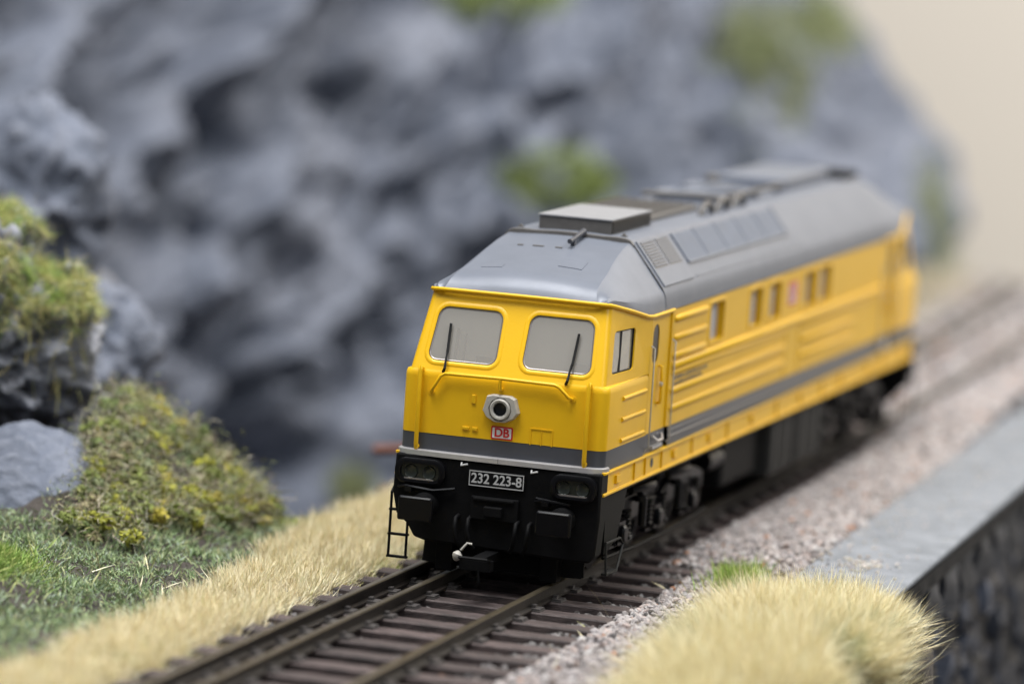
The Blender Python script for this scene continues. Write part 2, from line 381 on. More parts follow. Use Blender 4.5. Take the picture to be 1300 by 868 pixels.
# diagonal strata: stretch the noise along a falling line
sv = np.cumsum(np.r_[0, np.linalg.norm(np.diff(cp, axis=0), axis=1)])
S_, Zg = np.meshgrid(sv, zz); u_ = (S_ + Zg*1.0)*.72; v_ = (Zg - S_*.45)
wp = np.stack([S_*.2, Zg*.2, S_*0+31], -1); u_ = u_ + 1.6*fbm(wp, 3); v_ = v_ + 1.6*fbm(wp+7, 3)
Q = np.stack([u_*.19, v_*.24, S_*0+2.2], -1)
disp = 1.35*fbm(Q, 3) + .62*fbm(np.stack([S_*.36+.5*u_*.3, Zg*.42, S_*0+9], -1), 4, ridged=True) + .22*fbm(np.stack([S_*1.7, Zg*1.9, S_*0+5], -1), 4, ridged=True)
fade = sstep(sv[-1]*.66, sv[-1]*.60, S_)[..., None]
def facets(coords, n, amp, slope, lo, hi):
    c_ = rng.uniform(lo, hi, (n, len(lo))); h_ = rng.normal(0, amp, n); g_ = rng.normal(0, slope, (n, len(lo)))
    best = np.full(coords.shape[:-1], 1e9); out = np.zeros(coords.shape[:-1])
    for k in range(n):
        dl = coords - c_[k]; d2 = (dl**2).sum(-1); m_ = d2 < best
        best = np.where(m_, d2, best); out = np.where(m_, h_[k] + (dl*g_[k]).sum(-1), out)
    return out
wq = np.stack([S_ + .9*fbm(np.stack([S_*.5, Zg*.5, S_*0+3], -1), 3), (Zg + .9*fbm(np.stack([S_*.5, Zg*.5, S_*0+13], -1), 3))*1.25 - S_*.3], -1)
lo_, hi_ = wq.reshape(-1, 2).min(0), wq.reshape(-1, 2).max(0)
disp = disp*.62 + facets(wq, 220, .36, .20, lo_, hi_) + facets(wq*1.0 + .35*fbm(np.stack([S_*1.3, Zg*1.3, S_*0+23], -1), 2)[..., None], 1500, .12, .24, lo_, hi_)
disp = disp - .4
nose = sstep(0, 1, (S_ - sv[52*5])/(sv[52*6]-sv[52*5])); disp = disp*(1-.45*nose) - .25*nose
# named hollows and ledges of this rock face: (x, y, z, radius along, radius up, depth)
SP = [(-18.7, 36.0, 2.7, 1.3, .55, -2.6), (-17.2, 37.6, 1.2, 2.2, .9, .9), (-16.0, 42, 6.0, 2.5, .5, -1.5), (-19.3, 32.2, 5.0, 1.4, .7, -1.1), (-14.7, 36.2, -4.2, 1.6, .6, -1.5),
      (-17.5, 35, -1.9, 1.0, .6, -1.6), (-16.3, 37, -4.5, 1.4, .5, -1.2), (-14.8, 43, 3.6, 1.8, .6, .9), (-16.5, 40, 3.2, .9, .5, -1.4), (-7.2, 49.5, 1.9, 1.2, .9, -.8), (-5.6, 52, 0.2, 1, .8, -.7)]
for (a, b, c, r1, r2, dd) in SP:
    dist = np.hypot(B[..., 0]-a, B[..., 1]-b) / r1
    # nearest along the path only
    k = np.argmin(np.hypot(cp[:, 0] + inw[:, 0]*(c+1)*.5 - a, cp[:, 1] + inw[:, 1]*(c+1)*.5 - b)); s0 = sv[k]
    w = np.exp(-(((S_-s0) + .5*(Zg-c))/r1)**2 - (((Zg-c) + .25*(S_-s0))/r2)**2)
    disp = disp + dd*w
CV = B + Nn[None]*disp[..., None]
n1 = len(cp); I = (np.arange(len(zz)-1)[:, None]*n1 + np.arange(n1-1)[None]).ravel()
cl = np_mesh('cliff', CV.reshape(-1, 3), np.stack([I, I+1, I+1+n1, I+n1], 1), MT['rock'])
tag(cl, 'blue grey model rock cliff with dark hollows rising behind the locomotive', kind='structure')

# ---------------------------------------------------------------- near rocks
import bmesh
def blob(name, c, r, sub=5, amp=.3, fr=.8, seed=0, fac=1., m=None, cut=None, parent=None, ridge=.12):
    bm = bmesh.new(); bmesh.ops.create_icosphere(bm, subdivisions=sub, radius=1)
    V = np.array([v.co[:] for v in bm.verts]); Fc = np.array([[v.index for v in f.verts] for f in bm.faces]); bm.free()
    P = V*np.array(r) + np.array(c)
    if cut is not None:
        und = np.clip(1.95-P[:, 2], 0, 1.3); P[:, 1] += und*.95; P[:, 0] -= und*.45
    d = amp*fbm(P*fr + seed, 4) + ridge*fbm(P*fr*3.1 + seed, 4, ridged=True)
    lo2, hi2 = P.min(0)-.3, P.max(0)+.3; d = d + facets(P + .15*fbm(P*2+seed, 2)[:, None], 110, .13*min(r), .16, lo2, hi2)*.8*fac
    P = P + V*d[:, None]
    if cut is not None: P[:, 2] = np.where(P[:, 2] < cut, cut + (P[:, 2]-cut)*.25, P[:, 2])
    off = np.array(c) if parent is None else np.array(wloc(parent))
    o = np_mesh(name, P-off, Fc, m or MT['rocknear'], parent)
    if parent is None: o.location = c
    return o, P, Fc
oc, OP, OF = blob('rock_outcrop', (-9.7, 3.8, 1.7), (1.75, 1.6, 2.15), 6, .30, 1.0, 3.3, cut=-.4, ridge=.2)
tag(oc, 'dark overhanging rock with a mossy top at the left edge, nearest rock to the camera', 'rock')
sr, _, _ = blob('rock_slope', (-7.75, 2.1, -.40), (1.8, 1.55, 1.40), 6, .14, .8, 6.1, fac=0., m=MT['rock'], ridge=.05)
tag(sr, 'smooth pale blue grey rock slope under the dark overhang at the left edge', 'rock')
def pxw(d, u, v):       # where the survey of the layout puts a point at distance d
    return Vector(M.translation) + d*(F + Rr*((u-650)/5651.3) - U*((v-434)/5651.3))
for nm, c, r, sd, lab in (('boulder', (-12.72, 13.2, 3.25), (1.05, 1.1, 1.65), 1.2, 'smooth pale grey boulder towering behind the mossy overhanging rock'),
                         ('boulder', (-10.1, 9.6, 1.35), (.95, .9, 1.0), 5.1, 'rounded grey boulder between the mossy overhanging rock and the cliff'),
                         ('boulder', (-8.75, 5.2, .35), (.75, .8, 1.35), 8.7, 'small rough boulder tucked low behind the mossy overhanging rock')):
    o, _, _ = blob(nm, c, r, 5, .22, .9, sd, m=MT['rock' if c[1] > 8 else 'rocknear']); tag(o, lab, 'boulder')
for nm, c, r in (('boulder_foot', (-13.2, 14.0, -2.6), (1.9, 1.9, 5.2)), ('boulder_foot', (-10.6, 10.3, -3.2), (1.6, 1.6, 4.6))):
    o, _, _ = blob('rock_buttress', c, r, 5, .4, .5, c[0]); tag(o, 'rough grey rock buttress carrying the %s boulder' % ('tall pale' if c[0] < -12 else 'rounded'), 'rock')

# ================================================================== RETAINING WALL
ys = np.arange(2.2, 50, .6)
wall = empty('retaining_wall', (4.2, 2.2, -7), label='long dark stone retaining wall with a pale concrete coping along the ballast', cat='wall')
mb = MB()
prof = lambda y: [(kl(y)+cx(y), -.40), (kl(y)+cx(y), -.02), (kl(y)+cx(y)+.03, .01), (kr(y)+cx(y)-.05, .02), (kr(y)+cx(y), -.01), (kr(y)+cx(y)-.01, -.08), (kr(y)+cx(y)-.12, -.14)]
rows = [[(x, y, z) for x, z in prof(y)] for y in ys]
mb.quadgrid(rows); mb.poly([Vector(p) for p in rows[0]][::-1]); mb.build('coping', MT['coping'], wall, smooth=-35, bevel=.02)
mb = MB()
rows = [[(kl(y)+cx(y)+.1, y, -.15), (kr(y)+cx(y)-.04, y, -.15), (kr(y)+cx(y)-.07+.03*math.sin(y*5), y, -.42), (kr(y)+cx(y)-.80, y, -.43), (kr(y)+cx(y)-.80, y, -1.12), (kr(y)+cx(y)-.50, y, -1.14), (kr(y)+cx(y)-.50, y, -7)] for y in ys]
mb.quadgrid(rows); mb.poly([(kl(2.2)+.1, 2.2, -.15), (kl(2.2)+.1, 2.2, -7), (kr(2.2)-.50, 2.2, -7), (kr(2.2)-.50, 2.2, -.15)]); mb.poly([(kr(2.2)-.50, 2.2, -.15), (kr(2.2)-.50, 2.2, -.43), (kr(2.2)-.07, 2.2, -.43), (kr(2.2)-.04, 2.2, -.15)]); mb.build('wall_core', MT['walldark'], wall)
def stone_mesh(L, H, D, seed):
    bm = bmesh.new(); bmesh.ops.create_cube(bm, size=1); bmesh.ops.subdivide_edges(bm, edges=bm.edges, cuts=2, use_grid_fill=True)
    r = random.Random(seed)
    for v in bm.verts:
        c = v.co.copy(); v.co = Vector((c.x*D, c.y*L, c.z*H))
        e = (abs(c.x) > .45) + (abs(c.y) > .45) + (abs(c.z) > .45)
        if e >= 2: v.co *= .95
        v.co += Vector((r.uniform(-1, 1)*.06, r.uniform(-1, 1)*.03, r.uniform(-1, 1)*.035))
        if c.x > .4 and e == 1: v.co.x += r.uniform(0, .08)
    me = bpy.data.meshes.new('stone'); bm.to_mesh(me); bm.free(); me.materials.append(MT['wallstone']); me.shade_smooth(); me.set_sharp_from_angle(angle=.6)
    return me
MT['corbel'] = mat('corbel_stone', (0.055, 0.058, 0.068, 1), .6, c2=(0.02, 0.021, 0.026, 1), scale=3, bump=.8, bscale=6, objrand=.3)
smesh = [stone_mesh(.98, .60, .50, i) for i in range(6)]; bmesh_ = [stone_mesh(1.0, .72, .72, 20+i) for i in range(3)]
wl = wloc(wall)
for q in bmesh_: q.materials.clear(); q.materials.append(MT['corbel'])
for k in range(16):                                   # corbel blocks below the coping with dark slots between them
    y = 3.05 + 1.6*k; o = bpy.data.objects.new('corbel', bmesh_[k % 3]); COL.objects.link(o); o.parent = wall
    o.location = Vector((kr(y)+cx(y)-.42, y, -.76)) - wl
for r in range(6):
    for k in range(26):
        y = 2.9 + 1.02*k + (.5 if r % 2 else 0); o = bpy.data.objects.new('stone', smesh[(k*5+r*3) % 6]); COL.objects.link(o); o.parent = wall
        o.location = Vector((kr(y)+cx(y)-.42 + .13*math.sin(k*3.7+r*2.1), y, -1.42-.63*r)) - wl
        o.rotation_euler = (random.uniform(-.03, .03), 0, random.uniform(-.05, .05))

# ================================================================== RAILWAY TRACK
track = empty('railway_track', (0, 0, -.42), label='three rail brown railway track on dark wooden sleepers under the yellow locomotive', cat='railway track')
RY = np.concatenate([np.arange(-16, 19, 5.), np.arange(18.5, 50, 1.5)])
def rail(xo):
    mb = MB(); P = [(-.085, -.2), (-.085, -.175), (-.022, -.15), (-.018, -.06), (-.05, -.05), (-.052, -.012), (-.035, 0), (.035, 0), (.052, -.012), (.05, -.05), (.018, -.06), (.022, -.15), (.085, -.175), (.085, -.2)]
    rows = [[(xo+x+float(cx(y)), y, z) for x, z in P] for y in RY]
    b = 0
    mb.quadgrid([r for r in rows], 0)
    n = len(P)
    for i, f in enumerate(mb.f):
        if i % (n-1) in (5, 6, 7): mb.mi[i] = 1
    o = mb.build('rail', [MT['railside'], MT['railtop']], track, smooth=-35)
    return o
for xo in (-1.30, -.75, .75): rail(xo)
sm = MB(); sm.box(-1.98, 1.92, -.17, .17, -.42, -.205)
so = sm.build('sleeper', MT['sleeper'], None, bevel=.02, seg=1)
COL.objects.unlink(so); sme = so.data
cm = MB(); cm.box(-.22, .22, -.13, .13, -.207, -.19)
for sx in (-1, 1):
    cm.box(min(sx*.07, sx*.21), max(sx*.07, sx*.21), -.11, .11, -.206, -.165); cm.box(min(sx*.07, sx*.13), max(sx*.07, sx*.13), -.05, .05, -.166, -.125)
    
co_ = cm.build('rail_chair', MT['chair'], None); COL.objects.unlink(co_); cme = co_.data
bpy.data.objects.remove(co_)
y = -14.6; tl = wloc(track)
while y < 49:
    o = bpy.data.objects.new('sleeper', sme); COL.objects.link(o); o.parent = track
    a = math.atan(-.0026*max(y-18, 0)); o.location = Vector((float(cx(y))+random.uniform(-.03, .03), y, 0)) - tl; o.rotation_euler = (0, 0, -a+random.uniform(-.01, .01))
    md = o.modifiers.new('bevel', 'BEVEL'); md.width = .018; md.segments = 1
    if y < 26:
        for xo in (-1.30, -.75, .75):
            c = bpy.data.objects.new('rail_chair', cme); COL.objects.link(c); c.parent = o; c.location = (xo, 0, 0)
    y += .87
bpy.data.objects.remove(so)

# ballast: uncountable small stones
def ballast(n, y0, y1, size, rng_=rng):
    yy = rng.uniform(y0, y1, n); k = rng.uniform(0, 1, n)
    right = k < .72
    xx = np.where(right, rng.uniform(1.25, 3.52, n), np.where(k < .9, rng.uniform(-1.2, 1.3, n), rng.uniform(-2.7, -1.45, n)))
    e = np.abs((xx+.10*(yy+3.6)-4.92)/1.45)**2.6 + np.abs((yy+3.6)/5.3)**2.6
    keep = ~(e < .8); xx, yy, right = xx[keep], yy[keep], right[keep]
    xx = np.where(right, xx + np.where(xx > 1.95, -.045*(yy-2)*np.clip((xx-1.9)/1.6, 0, 1), 0), xx)
    n = len(xx); zz_ = ground_h(xx + cx(yy), yy) + rng.uniform(-.02, .06, n)
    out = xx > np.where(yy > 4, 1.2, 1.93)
    zz_ = np.where(out, zz_ + .07 + .10*rng.uniform(0, 1, n)*sstep(1.9, 2.3, xx), zz_ + .0)
    c = np.empty((n, 3)); t = rng.uniform(0, 1, n)[:, None]
    A = np.array([.56, .50, .475]); Bc = np.array([.40, .37, .375]); c = A*(1-t) + Bc*t
    s = rng.uniform(0, 1, n)
    c[s < .14] = [.50, .41, .38]; c[s < .02] = [.45, .22, .12]; c[(s > .9)] = [.66, .63, .62]; c[(s > .86) & (s < .9)] = [.12, .11, .11]
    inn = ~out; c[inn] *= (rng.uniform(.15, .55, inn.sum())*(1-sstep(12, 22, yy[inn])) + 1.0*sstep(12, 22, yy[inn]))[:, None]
    c *= rng.uniform(.58, .82, (n, 1))
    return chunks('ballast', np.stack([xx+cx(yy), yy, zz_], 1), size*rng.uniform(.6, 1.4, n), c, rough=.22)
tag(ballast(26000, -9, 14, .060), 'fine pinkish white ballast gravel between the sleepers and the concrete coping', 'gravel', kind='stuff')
tag(ballast(15000, 14, 49, .10), 'pale blurred ballast gravel beside the track beyond the locomotive', 'gravel', kind='stuff')

# ================================================================== LOCOMOTIVE
LL = 19.5
loco = empty('model_locomotive', (0, LL/2, 0), label='yellow and grey model diesel locomotive 232 223-8 standing on the track', cat='model locomotive')
def I3(x, y, z): return Vector((x, y, z))
def R3(x, y, z): return Vector((-x, LL-y, z))         # the other end of the machine
def RK(z): return .03 + .425*max(z-2.80, 0)           # rake of the upper cab front
def XC(z): return 1.385 - .115*(z-2.8)                # half width of the upper cab front
NARC = 6
def low_outline(inset=0):
    P = [(0, 0), (.65, 0), (1.32, .0)]; r = .14
    for k in range(1, NARC+1):
        a = math.pi/2*k/NARC; P.append((1.32+r*math.sin(a), r-r*math.cos(a)))
    P += [(1.47, 1.0), (1.475, 1.95)]
    return [(x-inset*(1 if x > 1.3 else 0), y+(inset if y < .1 else 0)) for x, y in P]
def corner_arc(z):
    x0 = XC(z); y0 = RK(z); A = Vector((x0-.10, y0)); C = Vector((x0, y0)); d = (Vector((1.47, 1.78)) - C).normalized(); Bq = C + d*.10
    return [A*(1-t)**2 + C*2*t*(1-t) + Bq*t*t for t in [k/NARC for k in range(NARC+1)]]
def mirror_x(pts): return [(-p[0],) + tuple(p[1:]) for p in pts]
def ztop(x, y):
    if y <= .55: return 3.86
    t = min((y-.45)/1.3, 1); return 3.86 - .245*t
def cab(T, first):
    # ---- lower shell with the belt shoulder
    mb = MB()
    for sx in (1, -1):
        o = low_outline(); lv = [(1.93, 0), (2.70, 0), (2.755, .006), (2.785, .022)]
        rows = [[T(sx*x, y, z) for x, y in low_outline(i)] for z, i in lv]
        # ledge up to the upper shell
        up = [(0, RK(2.8)), (.65, RK(2.8))] + [tuple(v) for v in corner_arc(2.8)] + [(1.463, 1.7), (1.475, 1.95)]
        up = up[:len(rows[0])] if len(up) >= len(rows[0]) else up
        rows.append([T(sx*x, y, 2.80) for x, y in up])
        mb.quadgrid(rows if sx > 0 else [r[::-1] for r in rows])
    mb.build('cab_shell', MT['yellow'], loco, smooth=-32)
    # ---- grey band under it
    mb = MB()
    for sx in (1, -1):
        rows = [[T(sx*x, y, z) for x, y in low_outline(i)] for z, i in [(1.64, .004), (1.929, .004)]]
        mb.quadgrid(rows if sx > 0 else [r[::-1] for r in rows])
    mb.build('cab_stripe', MT['stripe'], loco, smooth=-32)
    # ---- upper shell: front panel with the two windscreens
    fr = lambda a, b, d: T(a, RK(b)+d, b)
    z0, z1 = 2.80, 3.86
    wins = [rrect(.18, 1.17, 2.925, 3.645, .13, 6, (.01, .06)), rrect(-1.17, -.18, 2.925, 3.645, .13, 6, (.06, .01))]
    xs0, xs1 = XC(z0)-.10, XC(z1)-.10
    mb = MB(); panel(mb, [(-xs0, z0), (xs0, z0), (xs1, z1), (-xs1, z1)], wins, fr, .05)
    for sx in (1, -1):
        A, B_ = corner_arc(z0), corner_arc(z1)
        r0 = [T(sx*p.x, p.y, z0) for p in A]; r1 = [T(sx*p.x, p.y, z1) for p in B_]
        mb.quadgrid([r0, r1] if sx > 0 else [r1, r0])
    mb.build('windscreen_wall', MT['yellow'], loco, smooth=-32)
    # embossed frames around windscreens, gaskets, glass
    for sx in (1, -1):
        ring = lambda g: rrect(.18-g, 1.17+g, 2.925-g, 3.645+g, .13+g, 6, (.01, .06))
        mb = MB(); prof = [(.070, 0.002), (.050, -.010), (.020, -.013), (.0, -.004), (.0, .03)]
        rows = [[T(sx*a, RK(b)+d, b) for a, b in ring(g)] for g, d in prof]
        mb.quadgrid(rows if sx < 0 else rows[::-1], close=True)
        fo = mb.build('windscreen_frame', MT['yellow'], loco, smooth=-50)
        mb = MB(); rows = [[T(sx*a, RK(b)+d, b) for a, b in ring(g)] for g, d in [(.0, .012), (-.012, .006), (-.024, .014)]]
        mb.quadgrid(rows if sx < 0 else rows[::-1], close=True); mb.build('gasket', MT['gasket'], fo, smooth=-50)
        pts = [T(sx*a, RK(b)+.018, b) for a, b in ring(-.005)]
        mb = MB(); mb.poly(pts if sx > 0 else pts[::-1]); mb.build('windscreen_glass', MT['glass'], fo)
    # ---- side quarter panels with the quarter window
    for sx in (1, -1):
        L_ = 1.55
        def sf(a, b, d, sx=sx):
            c = corner_arc(b)[-1]; e = Vector((1.475, 1.95)); p = c.lerp(e, a)
            return T(sx*(p.x-d), p.y, b)
        hole = rrect(.10, .60, 2.93, 3.50, .05, 3)
        zt = lambda a: 3.86 - .245*min(1, max(0, (a-.02)/.85))
        outer = [(0, 2.80), (1, 2.80), (1, zt(1)), (.8, zt(.8)), (.5, zt(.5)), (.25, zt(.25)), (0, 3.86)]
        mb = MB(); panel(mb, outer, [hole], sf, .05, flip=sx < 0)
        sw = mb.build('cab_side', MT['yellow'], loco, smooth=-32)
        pts = [sf(a, b, .035) for a, b in hole]
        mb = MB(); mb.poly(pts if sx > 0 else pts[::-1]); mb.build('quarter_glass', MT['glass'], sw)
        mb = MB()
        for (a0, a1, b0, b1) in ((.10, .60, 2.93, 2.95), (.10, .60, 3.48, 3.50), (.10, .12, 2.95, 3.48), (.58, .60, 2.95, 3.48), (.29, .315, 2.95, 3.48)):
            for dd in (.0,):
                q = [sf(a0, b0, .02), sf(a1, b0, .02), sf(a1, b1, .02), sf(a0, b1, .02)]; mb.poly(q if sx > 0 else q[::-1])
                q2 = [sf(a0, b0, .034), sf(a1, b0, .034), sf(a1, b1, .034), sf(a0, b1, .034)]; mb.quadgrid([q, q2] if sx < 0 else [q2, q], close=True)
        mb.build('window_bar', MT['blackrub'], sw)
        # three pressed ribs low on the cab side
        for z in (2.58, 2.29, 2.00):
            mb = MB(); mb.tube([T(sx*1.468, .72, z), T(sx*1.474, 1.84, z)], .032, 8); mb.build('rib', MT['yellow'], loco, smooth=-50)
    # ---- drip strip / brow
    mb = MB()
    for sx in (1, -1):
        path_ = [(0, .40, 3.875), (.9, .40, 3.872), (1.20, .415, 3.868), (1.275, .47, 3.862), (1.31, .62, 3.835), (1.40, 1.15, 3.735), (1.475, 1.75, 3.615), (1.49, 1.95, 3.60), (1.49, 3.02, 3.60)]
        mb.tube([T(sx*a, b, c) for a, b, c in path_], .027, 8)
    mb.build('drip_strip', MT['yellow'], loco, smooth=-60)
    # ---- cab interior
    mb = MB(); mb.quadgrid([[T(-1.24, RK(2.84)+.24, 2.84), T(1.24, RK(2.84)+.24, 2.84)], [T(-1.2, RK(3.76)+.12, 3.76), T(1.2, RK(3.76)+.12, 3.76)]]); mb.box(-1.22, 1.22, RK(2.84)+.06, RK(2.84)+.24, 2.86, 2.925, T=T)
    itr = mb.build('cab_interior', MT['inner'], loco)
    mb = MB(); mb.tube([T(-.80, RK(2.9)+.10, 2.9), T(-.82, RK(3.36)+.09, 3.36)], .022, 6); mb.tube([T(-.68, RK(2.9)+.11, 2.9), T(-.70, RK(3.3)+.10, 3.30)], .016, 6); mb.box(-.5, -.28, .19, .24, 2.925, 3.02, T=T); mb.box(.92, 1.1, .19, .24, 2.925, 3.05, T=T)
    mb.build('seat_post', MT['innerdark'], itr)
    # ---- handrails on the front
    mb = MB(); h = -.075
    mb.tube([T(-1.04, -.01, 2.50), T(-1.01, h, 2.54), T(-.90, h, 2.74), T(-.84, h, 2.775), T(-.05, h, 2.785), T(.72, h, 2.775), T(.79, h, 2.75), T(.93, h, 2.62), T(.96, -.01, 2.60)], .023, 8)
    hr = mb.build('front_handrail', MT['yellow'], loco, smooth=-60)
    mb = MB(); mb.tube([T(-.05, h, 2.78), T(-.05, h, 2.64), T(-.05, 0, 2.63)], [.022, .028, .03], 8); mb.lathe(T(-1.04, .01, 2.50), T(0, -1, 0)-T(0, 0, 0), [(.045, 0), (.045, .02), (0, .022)], 10); mb.lathe(T(.97, .01, 2.60), T(0, -1, 0)-T(0, 0, 0), [(.045, 0), (.045, .02), (0, .022)], 10)
    mb.build('handrail_stay', MT['yellow'], hr, smooth=-60)
    for sx in (-1, 1):
        mb = MB(); x = sx*1.20
        mb.tube([T(x, .01, 2.81), T(x, -.055, 2.83), T(x, -.06, 2.78), T(x, -.06, 1.78), T(x, -.05, 1.72), T(x, .01, 1.74)], .032, 8)
        mb.build('grab_pole', MT['yellow'], loco, smooth=-60)
    # small castings on the nose
    for q in ((-.57, -.47, 2.03, 2.075), (-.43, -.35, 2.03, 2.075), (-.46, -.40, 2.40, 2.52)):
        mb = MB(); mb.box(q[0], q[1], -.022, .01, q[2], q[3], T=T); mb.build('nose_casting', MT['yellow'], loco, bevel=.008)
    mb = MB()
    for (a0, a1, b0, b1) in ((.40, .72, 2.135, 2.15), (.40, .415, 1.92, 2.135), (.705, .72, 1.92, 2.135), (.555, .565, 1.92, 2.12)): mb.box(a0, a1, -.010, .01, b0, b1, T=T)
    mb.build('nose_hatch', MT['yellow'], loco)
    # ---- top headlight in its angular housing
    hx, hz = -.025, 2.365
    hexo = [(-.20, .165), (-.12, .19), (.13, .185), (.20, .15), (.255, -.03), (.19, -.115), (.07, -.175), (-.07, -.18), (-.19, -.12), (-.25, -.03)]
    mb = MB()
    rows = [[T(hx+a*s_, d, hz+b_*s_) for a, b_ in hexo] for s_, d in ((1.04, .01), (1.0, -.07), (.95, -.09))]
    n_ = len(hexo)
    inn_ = [T(hx+.165*math.cos(t), -.09, hz+.165*math.sin(t)) for t in [math.radians(140-36*k) for k in range(n_)]]
    mb.quadgrid(rows + [inn_], close=True)
    cyc = [T(hx+.165*math.cos(t), -.04, hz+.165*math.sin(t)) for t in [math.radians(140-36*k) for k in range(n_)]]; mb.quadgrid([inn_, cyc], close=True)
    hl = mb.build('headlight_housing', MT['headring'], loco, smooth=-40)
    ax = T(0, -1, 0)-T(0, 0, 0)
    mb = MB(); mb.lathe(T(hx, 0, hz), ax, [(.17, .04), (.155, .04), (.145, .10), (.13, .115), (.105, .11), (.09, .09)], 28); mb.build('headlight_ring', MT['headring'], hl, smooth=-40)
    mb = MB(); mb.lathe(T(hx, 0, hz), ax, [(.093, .10), (.088, .02), (.03, .005), (.0, .0)], 24); mb.build('headlight_bore', MT['hole'], hl, smooth=-40)
    # ---- railway logo
    mb = MB(); pr_ = rrect(-.155, .155, 1.945, 2.125, .022, 3)
    mb.poly([T(a+.0, -.008, b) for a, b in pr_]); mb.quadgrid([[T(a, .002, b) for a, b in pr_], [T(a, -.008, b) for a, b in pr_]], close=True)
    lg = mb.build('logo_plate', MT['red'], loco)
    mb = MB(); mb.poly([T(a, -.011, b) for a, b in rrect(-.135, .135, 1.965, 2.105, .012, 3)]); mb.build('logo_field', MT['white'], lg)
    rotz = 0 if first else math.pi
    def text(s, name, parent, loc, size, m, rz, bold=0.0, ext=.002, sx=1):
        c = bpy.data.curves.new(name, 'FONT'); c.body = s; c.size = size; c.align_x = 'CENTER'; c.align_y = 'CENTER'; c.extrude = ext; c.offset = bold
        c.materials.append(m); o = bpy.data.objects.new(name, c); COL.objects.link(o)
        o.rotation_euler = (math.pi/2, 0, rz); o.scale = (sx, 1, 1); me = bpy.data.meshes.new_from_object(o); bpy.data.objects.remove(o)
        me.materials.clear(); me.materials.append(m)
        o = bpy.data.objects.new(name, me); COL.objects.link(o); o.rotation_euler = (math.pi/2, 0, rz); o.scale = (sx, 1, 1)
        o.parent = parent; o.location = Vector(loc) - wloc(parent); return o
    text('DB', 'logo_letters', lg, T(0, -.0135, 2.035), .165, MT['red'], rotz, .004, sx=1.0)
    # ---- number plate
    mb = MB(); mb.box(-.40, .40, -.115, -.09, 1.285, 1.515, T=T); pl = mb.build('number_plate', MT['black'], loco, bevel=.01)
    mb = MB()
    for (a0, a1, b0, b1) in ((-.39, .39, 1.493, 1.505), (-.39, .39, 1.295, 1.307), (-.39, -.379, 1.307, 1.493), (.379, .39, 1.307, 1.493)): mb.box(a0, a1, -.119, -.113, b0, b1, T=T)
    mb.build('plate_border', MT['lettergrey'], pl)
    text('232 223-8', 'number_lettering', pl, T(0, -.118, 1.398), .19, MT['lettergrey'], rotz, .003, sx=.93)
    # ---- bright strip at floor level
    mb = MB(); o_ = [(0, -.10), (.8, -.09), (1.30, -.06), (1.42, -.02), (1.475, .06), (1.485, .20)]
    for sx in (1, -1):
        pr2 = [(-.01, 1.625), (-.01, 1.69), (.02, 1.705), (.12, 1.70), (.12, 1.625)]
        rows = [[T(sx*(x-(d if i > 3 else d*.3)), y+d, z) for d, z in pr2] for i, (x, y) in enumerate(o_)]
        mb.quadgrid(rows if sx < 0 else rows[::-1], close=True)
    mb.build('sill_strip', MT['silver'], loco, smooth=-40)
    # ---- wipers
    for (x0, x1, za) in ((-.87, -.91, 3.42), (.88, .915, 3.45)):
        mb = MB(); yb = RK(2.83)-.035; ym = RK(3.05)-.05; yt = RK(za)-.045
        xm = x0*.65+x1*.35
        mb.tube([T(x0-.03, RK(2.8)-.01, 2.79), T(x0, yb-.03, 2.84), T(xm, ym, 3.06)], [.024, .022, .012], 6)
        mb.tube([T(xm, ym, 2.98), T(x1, yt, za)], .0085, 5)
        w = mb.build('wiper', MT['blackrub'], loco, smooth=-50)
        mb = MB(); mb.box(-.016, .016, -.012, .012, 0, .42, T=lambda a, b, c, x0=xm, x1=x1, ym=ym, yt=yt, za=za: T(x0+(x1-x0)*(.1+c/.46)*1.0+a, ym+(yt-ym)*(.0+c/.42)+b+.018, 3.03+(za-3.02)*c/.42)); mb.build('wiper_blade', MT['blackrub'], w)
    # ---- doors with handrails
    for sx in (1, -1):
        dm = lambda a, b, d, sx=sx: T(sx*(1.448-d), a, b)
        mb = MB(); panel(mb, [(2.03, 1.93), (3.02, 1.93), (3.02, 3.57), (2.03, 3.57)], [rrect(2.14, 2.46, 2.90, 3.46, .15, 6)], dm, .05, flip=sx < 0)
        d_ = mb.build('door', MT['yellow'], loco)
        mb = MB(); mb.poly([dm(a, b, .010) for a, b in (rrect(2.13, 2.47, 2.89, 3.47, .15, 6) if sx > 0 else rrect(2.13, 2.47, 2.89, 3.47, .15, 6)[::-1])]); mb.build('door_glass', MT['hole'], d_)
        mb = MB(); mb.tube([T(sx*1.44, 2.55, 2.86), T(sx*1.50, 2.53, 2.84), T(sx*1.505, 2.53, 2.60), T(sx*1.505, 2.53, 2.38), T(sx*1.50, 2.53, 2.34), T(sx*1.44, 2.55, 2.32)], .024, 8); mb.build('handle', MT['yellow'], d_, smooth=-60)
        mb = MB(); mb.lathe(T(sx*1.50, 2.53, 2.60), T(sx, 0, 0)-T(0, 0, 0), [(.04, -.02), (.04, .02), (0, .03)], 10); mb.build('lock', MT['silver'], d_, smooth=-60)
        for p0, p1 in ((1.95, 2.03), (3.02, 3.14)): mb = MB(); mb.box(min(sx*1.40, sx*1.475), max(sx*1.40, sx*1.475), p0, p1, 1.93, 3.58, T=T); mb.build('door_post', MT['yellow'], loco, bevel=.012)
        for yy in (1.99, 3.07):
            mb = MB(); mb.tube([T(sx*1.47, yy, 3.18), T(sx*1.525, yy, 3.15), T(sx*1.525, yy, 1.76), T(sx*1.47, yy, 1.72)], .012, 6); mb.build('door_handrail', MT['headring'], loco, smooth=-60)
